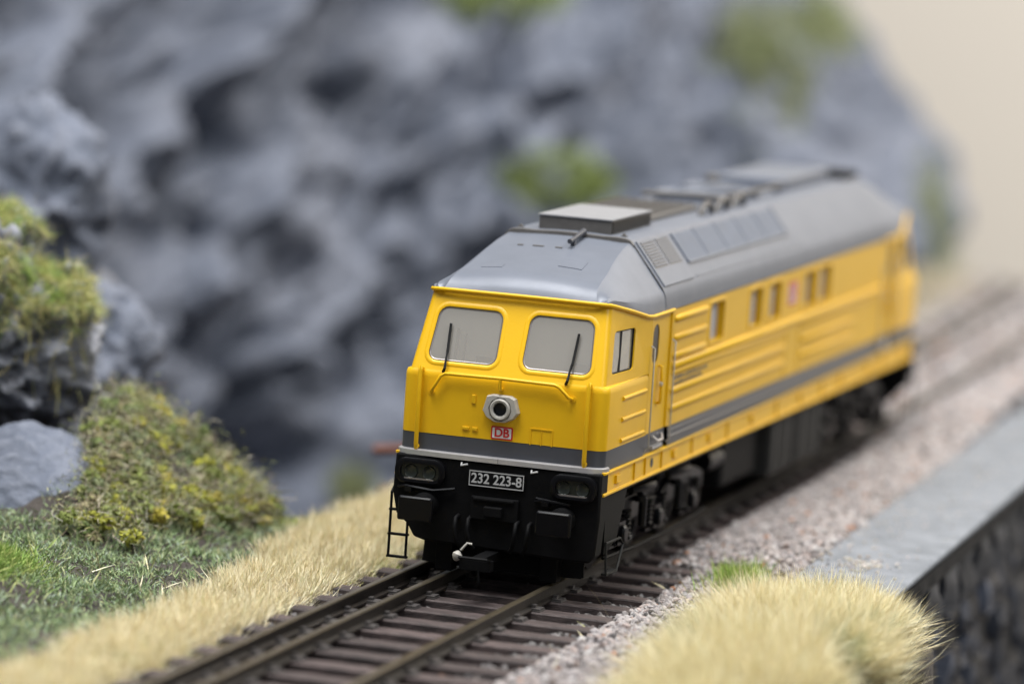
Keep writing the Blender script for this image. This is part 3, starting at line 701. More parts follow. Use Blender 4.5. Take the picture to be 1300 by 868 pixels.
        mb = MB(); mb.box(min(sx*1.40, sx*1.45), max(sx*1.40, sx*1.45), 2.03, 3.02, 1.64, 1.929, T=T); st = mb.build('door_sill', MT['stripe'], loco)
        mb = MB(); mb.box(min(sx*1.45, sx*1.50), max(sx*1.45, sx*1.50), 2.3, 2.8, 1.70, 1.74, T=T); mb.tube([T(sx*1.47, 2.35, 1.88), T(sx*1.51, 2.5, 1.80), T(sx*1.51, 2.75, 1.80), T(sx*1.47, 2.85, 1.86)], .02, 6); mb.build('step_plate', MT['silver'], st, smooth=-50)
    # ---- buffer beam and what hangs on it
    mb = MB(); pts = []
    A = [(-1.47, 1.63), (-1.49, 1.1), (-1.42, .80), (-1.25, .66), (-1.15, .50), (-1.0, .46), (1.02, .40), (1.36, .40), (1.44, .5), (1.475, 1.0), (1.475, 1.63)]
    mb.poly([T(a, -.08, b) for a, b in A][::1]); mb.poly([T(a, .25, b) for a, b in A][::-1]); mb.quadgrid([[T(a, .25, b) for a, b in A], [T(a, -.08, b) for a, b in A]], close=True)
    mb.build('buffer_beam', MT['black'], loco, smooth=-30, bevel=.03)
    for sx in (-1, 1):
        mb = MB(); lz = 1.40; lx = sx*1.10 if sx > 0 else -1.09; hw = .36 if sx < 0 else .33
        mb_o = rrect(lx-hw, lx+hw, lz-.17, lz+.19, .16, 6)
        mi_ = rrect(lx-hw+.08, lx+hw-.08, lz-.11, lz+.11, .105, 6)
        mb.quadgrid([[T(a, .0, b) for a, b in mb_o], [T(a, -.15, b) for a, b in mb_o], [T(a, -.17, b) for a, b in rrect(lx-hw+.03, lx+hw-.03, lz-.14, lz+.16, .13, 6)], [T(a, -.165, b) for a, b in mi_], [T(a, -.12, b) for a, b in mi_]], close=True)
        lo = mb.build('lamp_housing', MT['blacksat'], loco, smooth=-40)
        mb = MB(); mb.poly([T(a, -.128, b) for a, b in mi_]); mb.build('lamp_glass', MT['lens'], lo)
        for q in (-.13, .13):
            mb = MB(); mb.lathe(T(lx+q, -.10, lz), T(0, -1, 0)-T(0, 0, 0), [(.10, .028), (.09, .045), (.08, .035), (.04, .03), (0, .028)], 18); mb.build('lamp', MT['lens'], lo, smooth=-50)
        mb = MB(); mb.box(lx-.22, lx+.2, -.150, -.135, lz-.105, lz-.085, T=T); mb.build('lamp_rim', MT['gasket'], lo)
        # buffer
        bx = sx*.98
        mb = MB(); mb.lathe(T(bx, 0, .97), T(0, -1, 0)-T(0, 0, 0), [(.17, .0), (.17, .28), (.12, .30), (.12, .56)], 20)
        bf = mb.build('buffer', MT['black'], loco, smooth=-40)
        q = rrect(bx-.245, bx+.245, .80, 1.13, .03, 3); q2 = rrect(bx-.225, bx+.225, .82, 1.11, .03, 3)
        mb = MB(); mb.quadgrid([[T(a, -.55, b) for a, b in q], [T(a, -.60, b) for a, b in q], [T(a, -.62, b) for a, b in q2]], close=True); mb.poly([T(a, -.62, b) for a, b in q2]); mb.poly([T(a, -.55, b) for a, b in q][::-1])
        mb.build('buffer_head', MT['blacksat'], bf, smooth=-35)
        # small fittings over the buffers
        mb = MB(); mb.tube([T(bx-.42, -.10, 1.17), T(bx-.3, -.16, 1.20), T(bx+.1, -.16, 1.17), T(bx+.4*(-sx), -.12, 1.22)], .022, 6); mb.box(bx-.30, bx-.2, -.2, -.08, 1.13, 1.19, T=T); mb.build('shunter_handle', MT['blacksat'], loco, smooth=-50)
        mb = MB(); mb.tube([T(sx*.50-.02, -.08, 1.585), T(sx*.50, -.16, 1.56), T(sx*.50+.09, -.16, 1.585)], .014, 6); mb.build('lamp_iron', MT['lettergrey'], loco, smooth=-50)
        # brake hoses
        for k_, hx_ in enumerate((.34, .52)):
            mb = MB(); mb.tube([T(sx*hx_, -.08, .86), T(sx*hx_, -.20, .84), T(sx*hx_, -.24, .70), T(sx*(hx_-.03), -.2, .52), T(sx*(hx_-.08), -.14, .44)], .03, 8); mb.build('brake_hose', MT['black'], loco, smooth=-60)
    mb = MB(); mb.box(-.34, .34, -.14, -.08, .84, 1.16, T=T); mb.box(-.30, .28, -.17, -.13, 1.10, 1.15, T=T); mb.box(-.13, .13, -.22, -.12, .90, 1.04, T=T); mb.build('coupler_box', MT['black'], loco, bevel=.015)
    mb = MB(); mb.box(-.09, .09, -.75, .3, .30, .42, T=T); mb.box(-.22, .22, -.85, -.70, .26, .40, T=T); mb.tube([T(-.2, -.8, .40), T(-.2, -.95, .44), T(.2, -.95, .44), T(.2, -.8, .40)], .022, 6); mb.tube([T(.05, -.85, .28), T(.07, -.86, .12), T(.02, -.80, .03)], .02, 6); mb.build('coupling', MT['black'], loco, smooth=-40)
    mb = MB(); mb.lathe(T(-.36, -.50, .40), T(-.3, -.2, -1)-T(0, 0, 0), [(.0, -.05), (.025, -.045), (.07, 0), (.065, .04), (.03, .09), (0, .10)], 10); mb.tube([T(-.32, -.5, .46), T(-.24, -.48, .56), T(-.18, -.46, .55)], .018, 6); mb.build('hose_tap', MT['headring'], loco, smooth=-50)
    mb = MB(); mb.quadgrid([[T(-1.15, .45, .46), T(-.6, .35, .46), T(.6, .35, .46), T(1.15, .45, .46)], [T(-1.15, .38, .10), T(-.6, .28, .10), T(.6, .28, .10), T(1.15, .38, .10)]]); mb.box(-1.15, 1.15, .46, .5, .10, .46, T=T); mb.build('rail_guard', MT['black'], loco)
    for sx in (-1, 1):
        mb = MB(); mb.box(sx*.75-.12, sx*.75+.12, .1, .35, .05, .5, T=T); mb.build('rail_sweeper', MT['black'], loco, bevel=.01)
    # ladder at one side of the beam, stirrup step on the other
    for sx in (-1, 1):
        a0, a1 = (-1.50, -1.25)
        if sx > 0: continue
        mb = MB(); yb = -.06
        mb.tube([T(a0, yb+.1, 1.15), T(a0, yb, 1.08), T(a0, yb, .19)], .02, 6); mb.tube([T(a1, yb+.1, .9), T(a1, yb, .85), T(a1, yb, .19)], .02, 6)
        ld = mb.build('ladder', MT['black'], loco, smooth=-50)
        for z in (.19, .50, .84): mb = MB(); mb.box(a0-.02, a1+.02, yb-.03, yb+.05, z-.014, z+.014, T=T); mb.build('rung', MT['black'], ld)
    for sx in (1,):
        mb = MB()
        q = [(.36, 1.32), (1.42, 1.32), (1.02, .62), (.62, .50), (.40, .46)]
        mb.poly([T(sx*1.43, a, b) for a, b in q]); mb.poly([T(sx*1.40, a, b) for a, b in q][::-1]); mb.quadgrid([[T(sx*1.40, a, b) for a, b in q], [T(sx*1.43, a, b) for a, b in q]], close=True)
        mb.build('step_bracket', MT['black'], loco)
        mb = MB(); mb.tube([T(sx*1.45, .42, .62), T(sx*1.47, .45, .20), T(sx*1.47, .95, .16), T(sx*1.46, 1.25, .50), T(sx*1.44, 1.15, .60), T(sx*1.45, .42, .62)], .018, 6); mb.box(sx*1.40, sx*1.48, .45, .95, .17, .20, T=T); mb.build('stirrup_step', MT['tank'], loco, smooth=-50)

    # ---- cab roof
    st = [  # y, centre z, edge(x, z), lower(x, z), eave(x, z)
        (.435, 3.885, (1.12, 3.88), (1.20, 3.878), (1.26, 3.875)),
        (.47, 3.96, (1.10, 3.93), (1.22, 3.90), (1.268, 3.872)),
        (.53, 4.04, (1.08, 3.99), (1.235, 3.925), (1.275, 3.868)),
        (.64, 4.115, (1.06, 4.045), (1.25, 3.935), (1.295, 3.85)),
        (.85, 4.18, (1.04, 4.105), (1.285, 3.925), (1.33, 3.81)),
        (1.2, 4.255, (1.01, 4.18), (1.335, 3.90), (1.39, 3.745)),
        (1.75, 4.39, (.96, 4.345), (1.395, 3.865), (1.472, 3.635)),
        (2.2, 4.475, (.93, 4.45), (1.412, 3.87), (1.478, 3.615)),
        (2.66, 4.56, (.91, 4.52), (1.418, 3.88), (1.476, 3.61))]
    def sec(s_):
        y, zc, e, l, v = s_
        half = []
        for k in range(7):
            t = k/6; half.append((e[0]*t, zc + (e[1]-zc)*t*t))
        half[-1] = (e[0]-.03, e[1]+.012); half.append((e[0]+.015, e[1]-.018))
        half.append((e[0]+(l[0]-e[0])*.5, e[1]+(l[1]-e[1])*.5))
        half.append((l[0]-.02, l[1]+.02)); m_ = ((l[0]+v[0])/2+.012, (l[1]+v[1])/2+.02); half.append((l[0]+.012, l[1]-.02)); half.append(m_); half.append(v)
        full = [(-a, b) for a, b in half[:0:-1]] + half
        return [T(a, y, b) for a, b in full]
    mb = MB(); mb.quadgrid([sec(s_) for s_ in st]); mb.build('cab_roof', MT['roof'], loco, smooth=-28)
    # horn and small marks on the cab roof
    mb = MB(); mb.tube([T(.20, 1.95, 4.53), T(.20, 2.15, 4.55), T(.20, 2.62, 4.62)], [.035, .028, .05], 10); mb.box(.17, .23, 2.1, 2.2, 4.44, 4.54, T=T); mb.build('horn', MT['stripe'], loco, smooth=-50)
    def rz_(x, y):
        for s0, s1 in zip(st[:-1], st[1:]):
            if s0[0] <= y <= s1[0]:
                t = (y-s0[0])/(s1[0]-s0[0]); zc = s0[1]+(s1[1]-s0[1])*t; xe = s0[2][0]+(s1[2][0]-s0[2][0])*t; ze = s0[2][1]+(s1[2][1]-s0[2][1])*t
                return zc + (ze-zc)*(x/xe)**2
    def roofplate(x0, x1, y0, y1, h, name, m):
        mb = MB(); mb.quadgrid([[T(x0+(x1-x0)*i/3, y0+(y1-y0)*j/2, rz_(x0+(x1-x0)*i/3, y0+(y1-y0)*j/2)+h) for i in range(4)] for j in range(3)])
        for (xa, ya, xb, yb) in ((x0, y0, x1, y0), (x1, y0, x1, y1), (x1, y1, x0, y1), (x0, y1, x0, y0)):
            mb.poly([T(xa, ya, rz_(xa, ya)-.02), T(xb, yb, rz_(xb, yb)-.02), T(xb, yb, rz_(xb, yb)+h), T(xa, ya, rz_(xa, ya)+h)])
        return mb.build(name, m, loco)
    for (a0, a1) in ((-.55, -.47), (-.33, -.17), (.0, .10)): roofplate(a0, a1, 1.93, 1.96, .012, 'roof_seam', MT['roofdark'])
    roofplate(.28, .62, 1.2, 1.5, .008, 'roof_flap', MT['roof'])
    roofplate(-.75, -.45, .95, 1.1, .006, 'roof_flap', MT['roof'])
    return text
text = cab(I3, True)
cab(R3, False)

# ---- main body sides
for sx in (1, -1):
    T = I3 if sx > 0 else R3
    dm = lambda a, b, d: T(1.475-d, a, b)
    WN = [(5.10, 5.88), (7.42, 8.14), (8.62, 9.32), (10.85, 11.55), (11.85, 12.60)]
    holes = [rrect(a, b, 2.935, 3.505, .05, 3) for a, b in WN]
    mb = MB(); panel(mb, [(3.14, 1.93), (16.36, 1.93), (16.36, 3.60), (3.14, 3.60)], holes, dm, .11)
    sd = mb.build('body_side', MT['yellow'], loco)
    for a, b in WN:
        h = rrect(a, b, 2.935, 3.505, .05, 3)
        mb = MB(); mb.poly([dm(p, q, .10) for p, q in h]); w = mb.build('window', MT['curtain2'], sd)
        hi = rrect(a+.03, b-.03, 2.965, 3.475, .04, 3)
        mb = MB(); mb.quadgrid([[dm(p, q, .005) for p, q in h], [dm(p, q, -.012) for p, q in h], [dm(p, q, -.012) for p, q in rrect(a-.04, b+.04, 2.895, 3.545, .06, 3)], [dm(p, q, .0) for p, q in rrect(a-.05, b+.05, 2.885, 3.555, .06, 3)]][::-1], close=True); mb.build('window_frame', MT['yellow'], sd, smooth=-40)
    # belt rail and pressed ribs
    def bead(y0, y1, z, r=.046):
        mb = MB(); rows = []
        for yy, k in ((y0-.05, .15), (y0, 1), (y1, 1), (y1+.05, .15)):
            rows.append([T(1.474 + r*k*math.sin(t), yy, z + r*1.15*max(k, .4)*math.cos(t)) for t in [math.pi*j/8 for j in range(9)]])
        mb.quadgrid(rows); mb.build('rib', MT['yellow'], sd, smooth=-60)
    for z in (3.46, 3.19, 2.93): bead(3.2, 4.85, z)
    bead(3.2, 16.35, 2.79, .055); bead(3.2, 9.75, 2.69, .036); bead(3.2, 9.7, 2.43); bead(3.2, 9.7, 2.18)
    bead(10.9, 16.3, 2.69, .036); bead(10.95, 14.4, 2.43); bead(10.95, 14.4, 2.18)
    for y0_ in (9.82, 10.7):
        mb = MB(); mb.box(min(T(1.47, 0, 0).x, T(1.485, 0, 0).x), max(T(1.47, 0, 0).x, T(1.485, 0, 0).x), min(T(0, y0_, 0).y, T(0, y0_+.03, 0).y), max(T(0, y0_, 0).y, T(0, y0_+.03, 0).y), 1.96, 2.74); mb.build('panel_joint', MT['yellow'], sd)
    # grey band
    mb = MB(); mb.quadgrid([[T(x, y, z) for x, z in ((1.475, 1.929), (1.475, 1.875), (1.485, 1.865), (1.478, 1.85), (1.478, 1.79), (1.492, 1.775), (1.480, 1.75), (1.480, 1.64))] for y in (3.14, 16.36)][::-1]); mb.build('side_stripe', MT['stripe'], loco, smooth=-25)
    # little lettering panel, too blurred to read, and the red logo
    mb = MB()
    r_ = random.Random(5)
    for row, (zz0, n_, st_) in enumerate(((2.60, 20, 3.30), (2.52, 17, 3.30))):
        yy = st_
        for k in range(n_):
            w_ = r_.uniform(.045, .07); h_ = r_.choice((.045, .06, .06))
            mb.poly([dm(yy, zz0-.03, -.003), dm(yy+w_, zz0-.03, -.003), dm(yy+w_, zz0-.03+h_, -.003), dm(yy, zz0-.03+h_, -.003)]); yy += w_+.035
    mb.build('faint_lettering', MT['stripe'], sd, kind='stuff')
    mb = MB(); mb.poly([dm(a, b, -.004) for a, b in rrect(9.80, 10.40, 3.06, 3.42, .04, 3)]); lg = mb.build('side_logo', MT['red'], sd)
    mb = MB(); mb.poly([dm(a, b, -.007) for a, b in rrect(9.84, 10.36, 3.10, 3.38, .03, 3)]); mb.build('logo_field', MT['white'], lg)
    o = text('DB', 'logo_letters', lg, T(1.484, 10.10, 3.24), .33, MT['red'], math.pi/2 if sx > 0 else -math.pi/2, .006)
    # sole bar: channel girder
    mb = MB(); pr3 = [(1.40, 1.315), (1.50, 1.315), (1.505, 1.345), (1.465, 1.36), (1.46, 1.60), (1.505, 1.615), (1.505, 1.645), (1.40, 1.65)]
    rows = [[T(x, y, z) for x, z in pr3] for y in (.0, LL)]
    mb.quadgrid(rows[::-1]); mb.poly([Vector(p) for p in rows[0]]); mb.poly([Vector(p) for p in rows[1]][::-1]); sb_ = mb.build('sole_bar', MT['yellow'], loco, smooth=-25, bevel=.006)
    for yy in (.72, 3.65, 5.6, 8.1, 11.2, 14.0, 16.0, 18.7):
        mb = MB(); mb.box(1.455, 1.495, yy-.12, yy+.12, 1.42, 1.54, T=T); mb.box(1.495, 1.505, yy-.09, yy+.09, 1.43, 1.45, T=T); mb.build('jacking_pad', MT['yellow'], sb_, bevel=.01)
    for yy in (1.55, 2.1, 2.95, 4.6, 6.6, 9.6, 12.6, 17):
        mb = MB(); mb.box(1.455, 1.485, yy-.02, yy+.02, 1.365, 1.60, T=T); mb.build('stiffener', MT['yellow'], sb_)
    for yy in (2.45, 17.05):
        mb = MB(); mb.lathe(T(1.455, yy, 1.49), T(1, 0, 0)-T(0, 0, 0), [(.07, 0), (.07, .012), (0, .012)], 14); mb.build('bolt_hole', MT['hole'], sb_)

# ---- main roof
pf = [(0, 4.60), (.25, 4.597), (.5, 4.585), (.70, 4.59), (.83, 4.58), (.90, 4.555), (.95, 4.50), (1.17, 4.225), (1.41, 3.92), (1.435, 3.87), (1.45, 3.83), (1.468, 3.74), (1.478, 3.61)]
full = [(-a, b) for a, b in pf[:0:-1]] + pf
mb = MB(); mb.quadgrid([[I3(a, y, b) for a, b in full] for y in (2.62, 8, 14, LL-2.62)])
for y, fl in ((2.62, 0), (LL-2.62, 1)):
    inner = [(a*.985, b-.10) for a, b in full[5:-5]]; outr = full[5:-5]
    rows = [[I3(a, y, b) for a, b in outr], [I3(a, y, b) for a, b in inner]]
    mb.quadgrid(rows if not fl else rows[::-1], 1)
mb.build('main_roof', [MT['roof'], MT['roofdark']], loco, smooth=-28)
for T in (I3, R3):                                     # dark lip where the roof steps up over the cab
    mb = MB(); inner = [(a*1.0, b-.085) for a, b in full[6:-6]]; outr = [(a*1.0, b+.004) for a, b in full[6:-6]]
    mb.quadgrid([[T(a, 2.62, b) for a, b in outr], [T(a, 2.585, b-.01) for a, b in outr], [T(a, 2.58, b) for a, b in inner]]); mb.build('roof_step', MT['roofdark'], loco, smooth=-40)

# slope mapping: y along, t from the top edge (0) down to the lower edge (1)
def SL(T):
    A = Vector((.94, 0, 4.52)); B_ = Vector((1.41, 0, 3.92)); nrm = Vector((.787, 0, .617))
    return lambda y, t, h=0: T((A.x+(B_.x-A.x)*t+nrm.x*h), y, A.z+(B_.z-A.z)*t+nrm.z*h)
for T in (I3, R3):
    S = SL(T)
    def plate(y0, y1, t0, t1, h0, h1, name, m, parent, bevel=0):
        mb = MB(); P = [S(y0, t1, h0), S(y1, t1, h0), S(y1, t0, h0), S(y0, t0, h0), S(y0, t1, h1), S(y1, t1, h1), S(y1, t0, h1), S(y0, t0, h1)]
        b = 0; mb.v = [tuple(p) for p in P]
        mb.f = [(0,3,2,1),(4,5,6,7),(0,1,5,4),(1,2,6,5),(2,3,7,6),(3,0,4,7)]; mb.mi = [0]*6
        return mb.build(name, m, parent, bevel=bevel)
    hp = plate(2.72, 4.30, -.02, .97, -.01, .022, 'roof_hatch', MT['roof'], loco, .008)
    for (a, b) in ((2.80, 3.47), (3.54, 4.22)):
        plate(a, b, .02, .60, .018, .0235, 'louvre_field', MT['stripe'], hp)  # dark colour paints the shade in the gaps between the slats
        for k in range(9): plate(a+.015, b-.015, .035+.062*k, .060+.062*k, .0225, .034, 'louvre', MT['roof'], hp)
    gp = plate(4.55, 10.3, .02, .62, -.005, .012, 'roof_grille', MT['grille'], loco)
    for k in range(6):
        yy = 4.50 + k*1.165; plate(yy, yy+.04, .0, .66, 0, .018, 'grille_bar', MT['grille'], gp)
    plate(4.5, 10.4, .62, .66, 0, .03, 'grille_frame', MT['roof'], gp)
    plate(4.5, 10.9, .93, .955, 0, .012, 'roof_ledge', MT['roof'], loco)

# box on the roof with slotted side
mb = MB(); mb.box(-.54, .53, 2.86, 4.9, 4.53, 4.775); bx_ = mb.build('roof_box', MT['roofdark'], loco, bevel=.01)
mb = MB(); mb.box(-.555, .545, 2.845, 4.92, 4.775, 4.80); mb.build('box_lid', MT['boxtop'], bx_, bevel=.006)
for k in range(17): mb = MB(); mb.box(.53, .545, 2.93+k*.116, 2.96+k*.116, 4.60, 4.76); mb.build('box_slot', MT['blacksat'] if k % 1 == 0 else MT['roofdark'], bx_)
mb = MB(); mb.box(.531, .537, 2.9, 4.88, 4.585, 4.765); mb.build('slot_backing', MT['hole'], bx_)
mb = MB(); mb.box(.53, .56, 2.88, 4.9, 4.545, 4.58); mb.build('box_foot', MT['silver'], bx_)
for x in (-.78, .74): mb = MB(); mb.box(x-.04, x+.04, 2.75, 2.85, 4.54, 4.60); mb.lathe((x, 2.8, 4.60), (0, 0, 1), [(.03, 0), (.02, .03), (0, .03)], 8); mb.build('lifting_eye', MT['roofdark'], loco)
# slotted fan deck behind the box
mb = MB(); mb.box(-.86, .42, 5.2, 8.0, 4.56, 4.66); fd = mb.build('fan_deck', MT['roofdark'], loco, bevel=.02)
for k in range(9): mb = MB(); mb.box(-.84+k*.14, -.80+k*.14, 5.22, 7.98, 4.66, 4.69); mb.build('deck_slat', MT['roofdark'], fd)
# exhaust pipes and hoops
for k, yy in enumerate((7.4, 8.3, 9.3)):
    mb = MB(); pts = [I3(.62-.28*(1-math.cos(t)) if False else .62*math.cos(t*.0)+.0, yy, 4.55) for t in (0,)]
    mb.tube([I3(.70-.22*math.sin(math.pi*j/8)*0, yy+.32*math.cos(math.pi*j/8), 4.55+.20*math.sin(math.pi*j/8)) for j in range(9)], .05, 8); mb.build('roof_hoop', MT['roofdark'], loco, smooth=-60)
for k, yy in enumerate((9.6, 11.2)):
    mb = MB(); mb.lathe((-.1, yy, 4.58), (0, 0, 1), [(.62, 0), (.62, .12), (.56, .14), (.52, .10), (.1, .06), (0, .06)], 24); fn = mb.build('roof_fan', MT['roof'], loco, smooth=-40)
    mb = MB(); mb.lathe((-.1, yy, 4.66), (0, 0, 1), [(.5, 0), (.46, .02), (.12, .03), (0, .03)], 20); mb.build('fan_grille', MT['hole'], fn, smooth=-40)
mb = MB(); mb.tube([I3(-.6, 8.4, 4.74), I3(.2, 8.5, 4.76), I3(.55, 8.8, 4.72), I3(.6, 12.4, 4.72), I3(.45, 12.6, 4.60)], .04, 8); mb.build('exhaust_pipe', MT['roofdark'], loco, smooth=-60)
mb = MB(); mb.box(-.62, .55, 12.9, 15.9, 4.57, 4.78); mb.build('roof_cover', MT['roof'], loco, bevel=.05, seg=3)
mb = MB(); mb.lathe((.1, 16.55, 4.575), (0, 0, 1), [(.56, 0), (.56, .09), (.50, .09), (.49, .03), (0, .03)], 24, 0); rf = mb.build('rear_fan', MT['hole'], loco, smooth=-40)  # all black, the dark of the fan recess is in its colour
mb = MB(); mb.box(-.15, .78, 16.2, 17.1, 4.56, 4.70); mb.build('rear_recess_dark', MT['black'], loco, bevel=.02)  # raised black block added to stand in for the shade of a roof recess
mb = MB(); mb.lathe((-.6, 12.6, 4.56), (0, 0, 1), [(.10, 0), (.12, .18), (.08, .22), (0, .22)], 14); mb.build('roof_vent', MT['roofdark'], loco, smooth=-40)

# ---- underframe, bogies, wheels
mb = MB(); mb.box(-1.25, 1.25, .3, LL-.3, 1.15, 1.62); mb.build('underframe', MT['black'], loco)
mb = MB(); mb.box(-1.38, 1.38, .28, LL-.28, 1.31, 1.60); mb.build('floor_pan', MT['black'], loco)
def bogie(yc):
    mb = MB()
    for sx in (1, -1):
        q = [(-2.75, .62), (-2.75, .86), (-2.3, .98), (-.9, .98), (-.5, .80), (.5, .80), (.9, .98), (2.3, .98), (2.75, .86), (2.75, .62)]
        a0, a1 = sx*1.06, sx*1.16
        mb.quadgrid([[I3(a0, yc+a, b) for a, b in q], [I3(a1, yc+a, b) for a, b in q]], close=True); mb.poly([I3(a1, yc+a, b) for a, b in (q if sx < 0 else q[::-1])])
    mb.box(-1.1, 1.1, yc-.3, yc+.3, .6, .95)
    bg_ = mb.build('bogie', MT['blacksat'], loco, smooth=-30, bevel=.02)
    for dy in (-1.85, 0, 1.85):
        y_ = yc+dy
        mb = MB(); mb.tube([I3(-.9, y_, .525), I3(.9, y_, .525)], .08, 12)
        for sx in (1, -1):
            mb.lathe(I3(0, y_, .525), (sx, 0, 0), [(.0, .84), (.12, .84), (.14, .80), (.40, .78), (.44, .82), (.53, .82), (.53, .72), (.57, .70), (.56, .66), (0, .66)], 32)
        mb.build('wheelset', MT['blacksat'], bg_, smooth=-35)
        for sx in (1, -1):
            mb = MB(); mb.box(min(sx*1.08, sx*1.25), max(sx*1.08, sx*1.25), y_-.17, y_+.17, .38, .70); mb.lathe(I3(sx*1.25, y_, .53), (sx, 0, 0), [(.13, -.02), (.13, .04), (.10, .07), (0, .075)], 16); mb.build('axle_box', MT['blacksat'], bg_, smooth=-35)
            for s2 in (-.36, .36):
                mb = MB(); P = []
                for j in range(0, 49):
                    t = j/8*2*math.pi; P.append(I3(sx*1.17+.085*math.cos(t), y_+s2+.085*math.sin(t), .42+.40*j/48))
                mb.tube(P, .026, 5); mb.build('spring', MT['blacksat'], bg_, smooth=-60)
            mb = MB(); mb.box(min(sx*1.12, sx*1.22), max(sx*1.12, sx*1.22), y_-.5, y_+.5, .36, .41); mb.build('spring_seat', MT['blacksat'], bg_, bevel=.01)
    for sx in (1, -1):
        for dy in (-.95, .95):
            mb = MB(); mb.tube([I3(sx*1.28, yc+dy, .52), I3(sx*1.28, yc+dy, .92)], .06, 10); mb.lathe(I3(sx*1.24, yc+dy, .90), (0, 0, 1), [(.09, -.03), (.09, .05), (0, .06)], 12); mb.build('damper', MT['blacksat'], bg_, smooth=-50)
            mb = MB(); mb.tube([I3(sx*1.14, yc+dy-.2, 1.05), I3(sx*1.26, yc+dy, 1.08), I3(sx*1.26, yc+dy+.5, 1.06)], .07, 10); mb.build('brake_cylinder', MT['blacksat'], bg_, smooth=-50)
        mb = MB(); mb.tube([I3(sx*1.24, yc-2.7, .30), I3(sx*1.24, yc-1.0, .24), I3(sx*1.24, yc+1.0, .24), I3(sx*1.24, yc+2.7, .30)], .025, 6); mb.build('sand_pipe', MT['black'], bg_, smooth=-50)
        mb = MB(); mb.box(min(sx*1.1, sx*1.3), max(sx*1.1, sx*1.3), yc-2.95, yc-2.45, .50, .95); mb.build('sandbox', MT['black'], bg_, bevel=.03)
bogie(3.76); bogie(LL-3.76)
for sx in (1, -1):
    for (a, b) in ((9.75, 11.25), (11.45, 13.15)):
        mb = MB(); mb.box(min(sx*.9, sx*1.36), max(sx*.9, sx*1.36), a, b, .36, 1.31); tk = mb.build('battery_box', MT['tank'], loco, bevel=.02)
        for k in range(3):
            w_ = (b-a)/3; mb = MB(); mb.box(min(sx*1.36, sx*1.385), max(sx*1.36, sx*1.385), a+w_*k+.05, a+w_*(k+1)-.05, .45, 1.22); mb.build('box_door', MT['tank'], tk, bevel=.01)
    mb = MB(); mb.box(min(sx*.8, sx*1.22), max(sx*.8, sx*1.22), 7.4, 9.5, .45, 1.31); mb.build('fuel_tank', MT['black'], loco, bevel=.08)
    mb = MB(); mb.lathe((sx*1.05, 7.0, .95), (0, 1, 0), [(0, -.3), (.18, -.28), (.2, 0), (.18, .5), (0, .52)], 14); mb.build('air_tank', MT['blacksat'], loco, smooth=-40)

# ================================================================== BROWN TIMBERS BEHIND THE LOCOMOTIVE
tb = empty('timber_frame', (-4.9, 11.0, -.9), label='rusty brown timber frame poking out left of the locomotive, behind the dry grass', cat='timber frame')
for z0_, x0_, x1_ in ((-.06, -5.55, -3.6), (-.72, -5.4, -3.6)):
    mb = MB(); mb.tube([(x0_, 11.0, z0_-.02), (x1_, 11.0, z0_+.22)], .085, 6); mb.build('beam', MT['timber'], tb)
mb = MB(); mb.box(-4.35, -4.15, 10.9, 11.1, -3.0, .25); mb.build('post', MT['timber'], tb)

# ================================================================== VEGETATION
def col_mix(n, cs, ws, jit=.12):
    cs = np.array(cs); k = rng.choice(len(cs), n, p=np.array(ws)/sum(ws)); c = cs[k]
    return c*rng.uniform(1-jit, 1+jit, (n, 1))*rng.uniform(.97, 1.03, (n, 3))
TAN = [(.84, .75, .50), (.90, .84, .62), (.76, .63, .38), (.54, .53, .26)]
def patch(xx, yy, L, Wd, cs, ws, name, lab, cat, tilt=.45, bend=.35, dirb=(0, 0), parent=None):
    n = len(xx); P = np.stack([xx, yy, ground_h(xx, yy)-.02], 1)
    D = rng.normal(size=(n, 3))*[tilt, tilt, .1] + np.stack([np.full(n, 1.)*dirb[0], np.full(n, 1.)*dirb[1], np.ones(n)], 1)
    o = blades(name, P, D, L*rng.uniform(.55, 1.25, n), np.full(n, Wd)*rng.uniform(.7, 1.3, n), col_mix(n, cs, ws), bend)
    return tag(o, lab, cat, kind='stuff')
# strip of dry grass left of the track
n = 105000; nc_ = 1500; qy = rng.uniform(-11, 11, nc_); qx = rng.uniform(-4.3, -2.0, nc_); ci_ = rng.integers(0, nc_, n); yy = qy[ci_] + rng.normal(0, .13, n); xx = qx[ci_] + rng.normal(0, .13, n)
dn = fbm(np.stack([xx*1.3, yy*1.3, 0*xx], -1), 3)
keep = (rng.uniform(0, 1, n) < np.clip(1.2*sstep(-4.75, -4.1, xx)*sstep(-1.9, -2.35, xx)+.05, 0, 1)) & (dn > -.75) & (xx > -3.35 - .75*sstep(-2, 4, yy) + .3*dn) & (dn > -.55); xx, yy, ci_ = xx[keep], yy[keep], ci_[keep]; CL = np.stack([rng.normal(0, .32, nc_), rng.normal(0, .32, nc_)], 1)[ci_] + np.stack([xx-qx[ci_], yy-qy[ci_]], 1)*1.4
patch(xx, yy, .36, .014, TAN, (5, 4, 2, .5), 'dry_grass', 'strip of straw coloured dry grass along the left side of the track', 'dry grass', dirb=(.15+CL[:, 0], -.1+CL[:, 1]), tilt=.35)
n = 12000; yy = rng.uniform(11, 49, n)**1.0; xx = rng.uniform(-4.9, -1.9, n) + cx(yy)
patch(xx, yy, .30, .045, [(.50, .43, .29), (.58, .52, .38), (.40, .36, .26), (.30, .31, .18)], (5, 4, 2, .8), 'dry_grass', 'dull dry grass on the shoulder beyond the locomotive', 'dry grass')
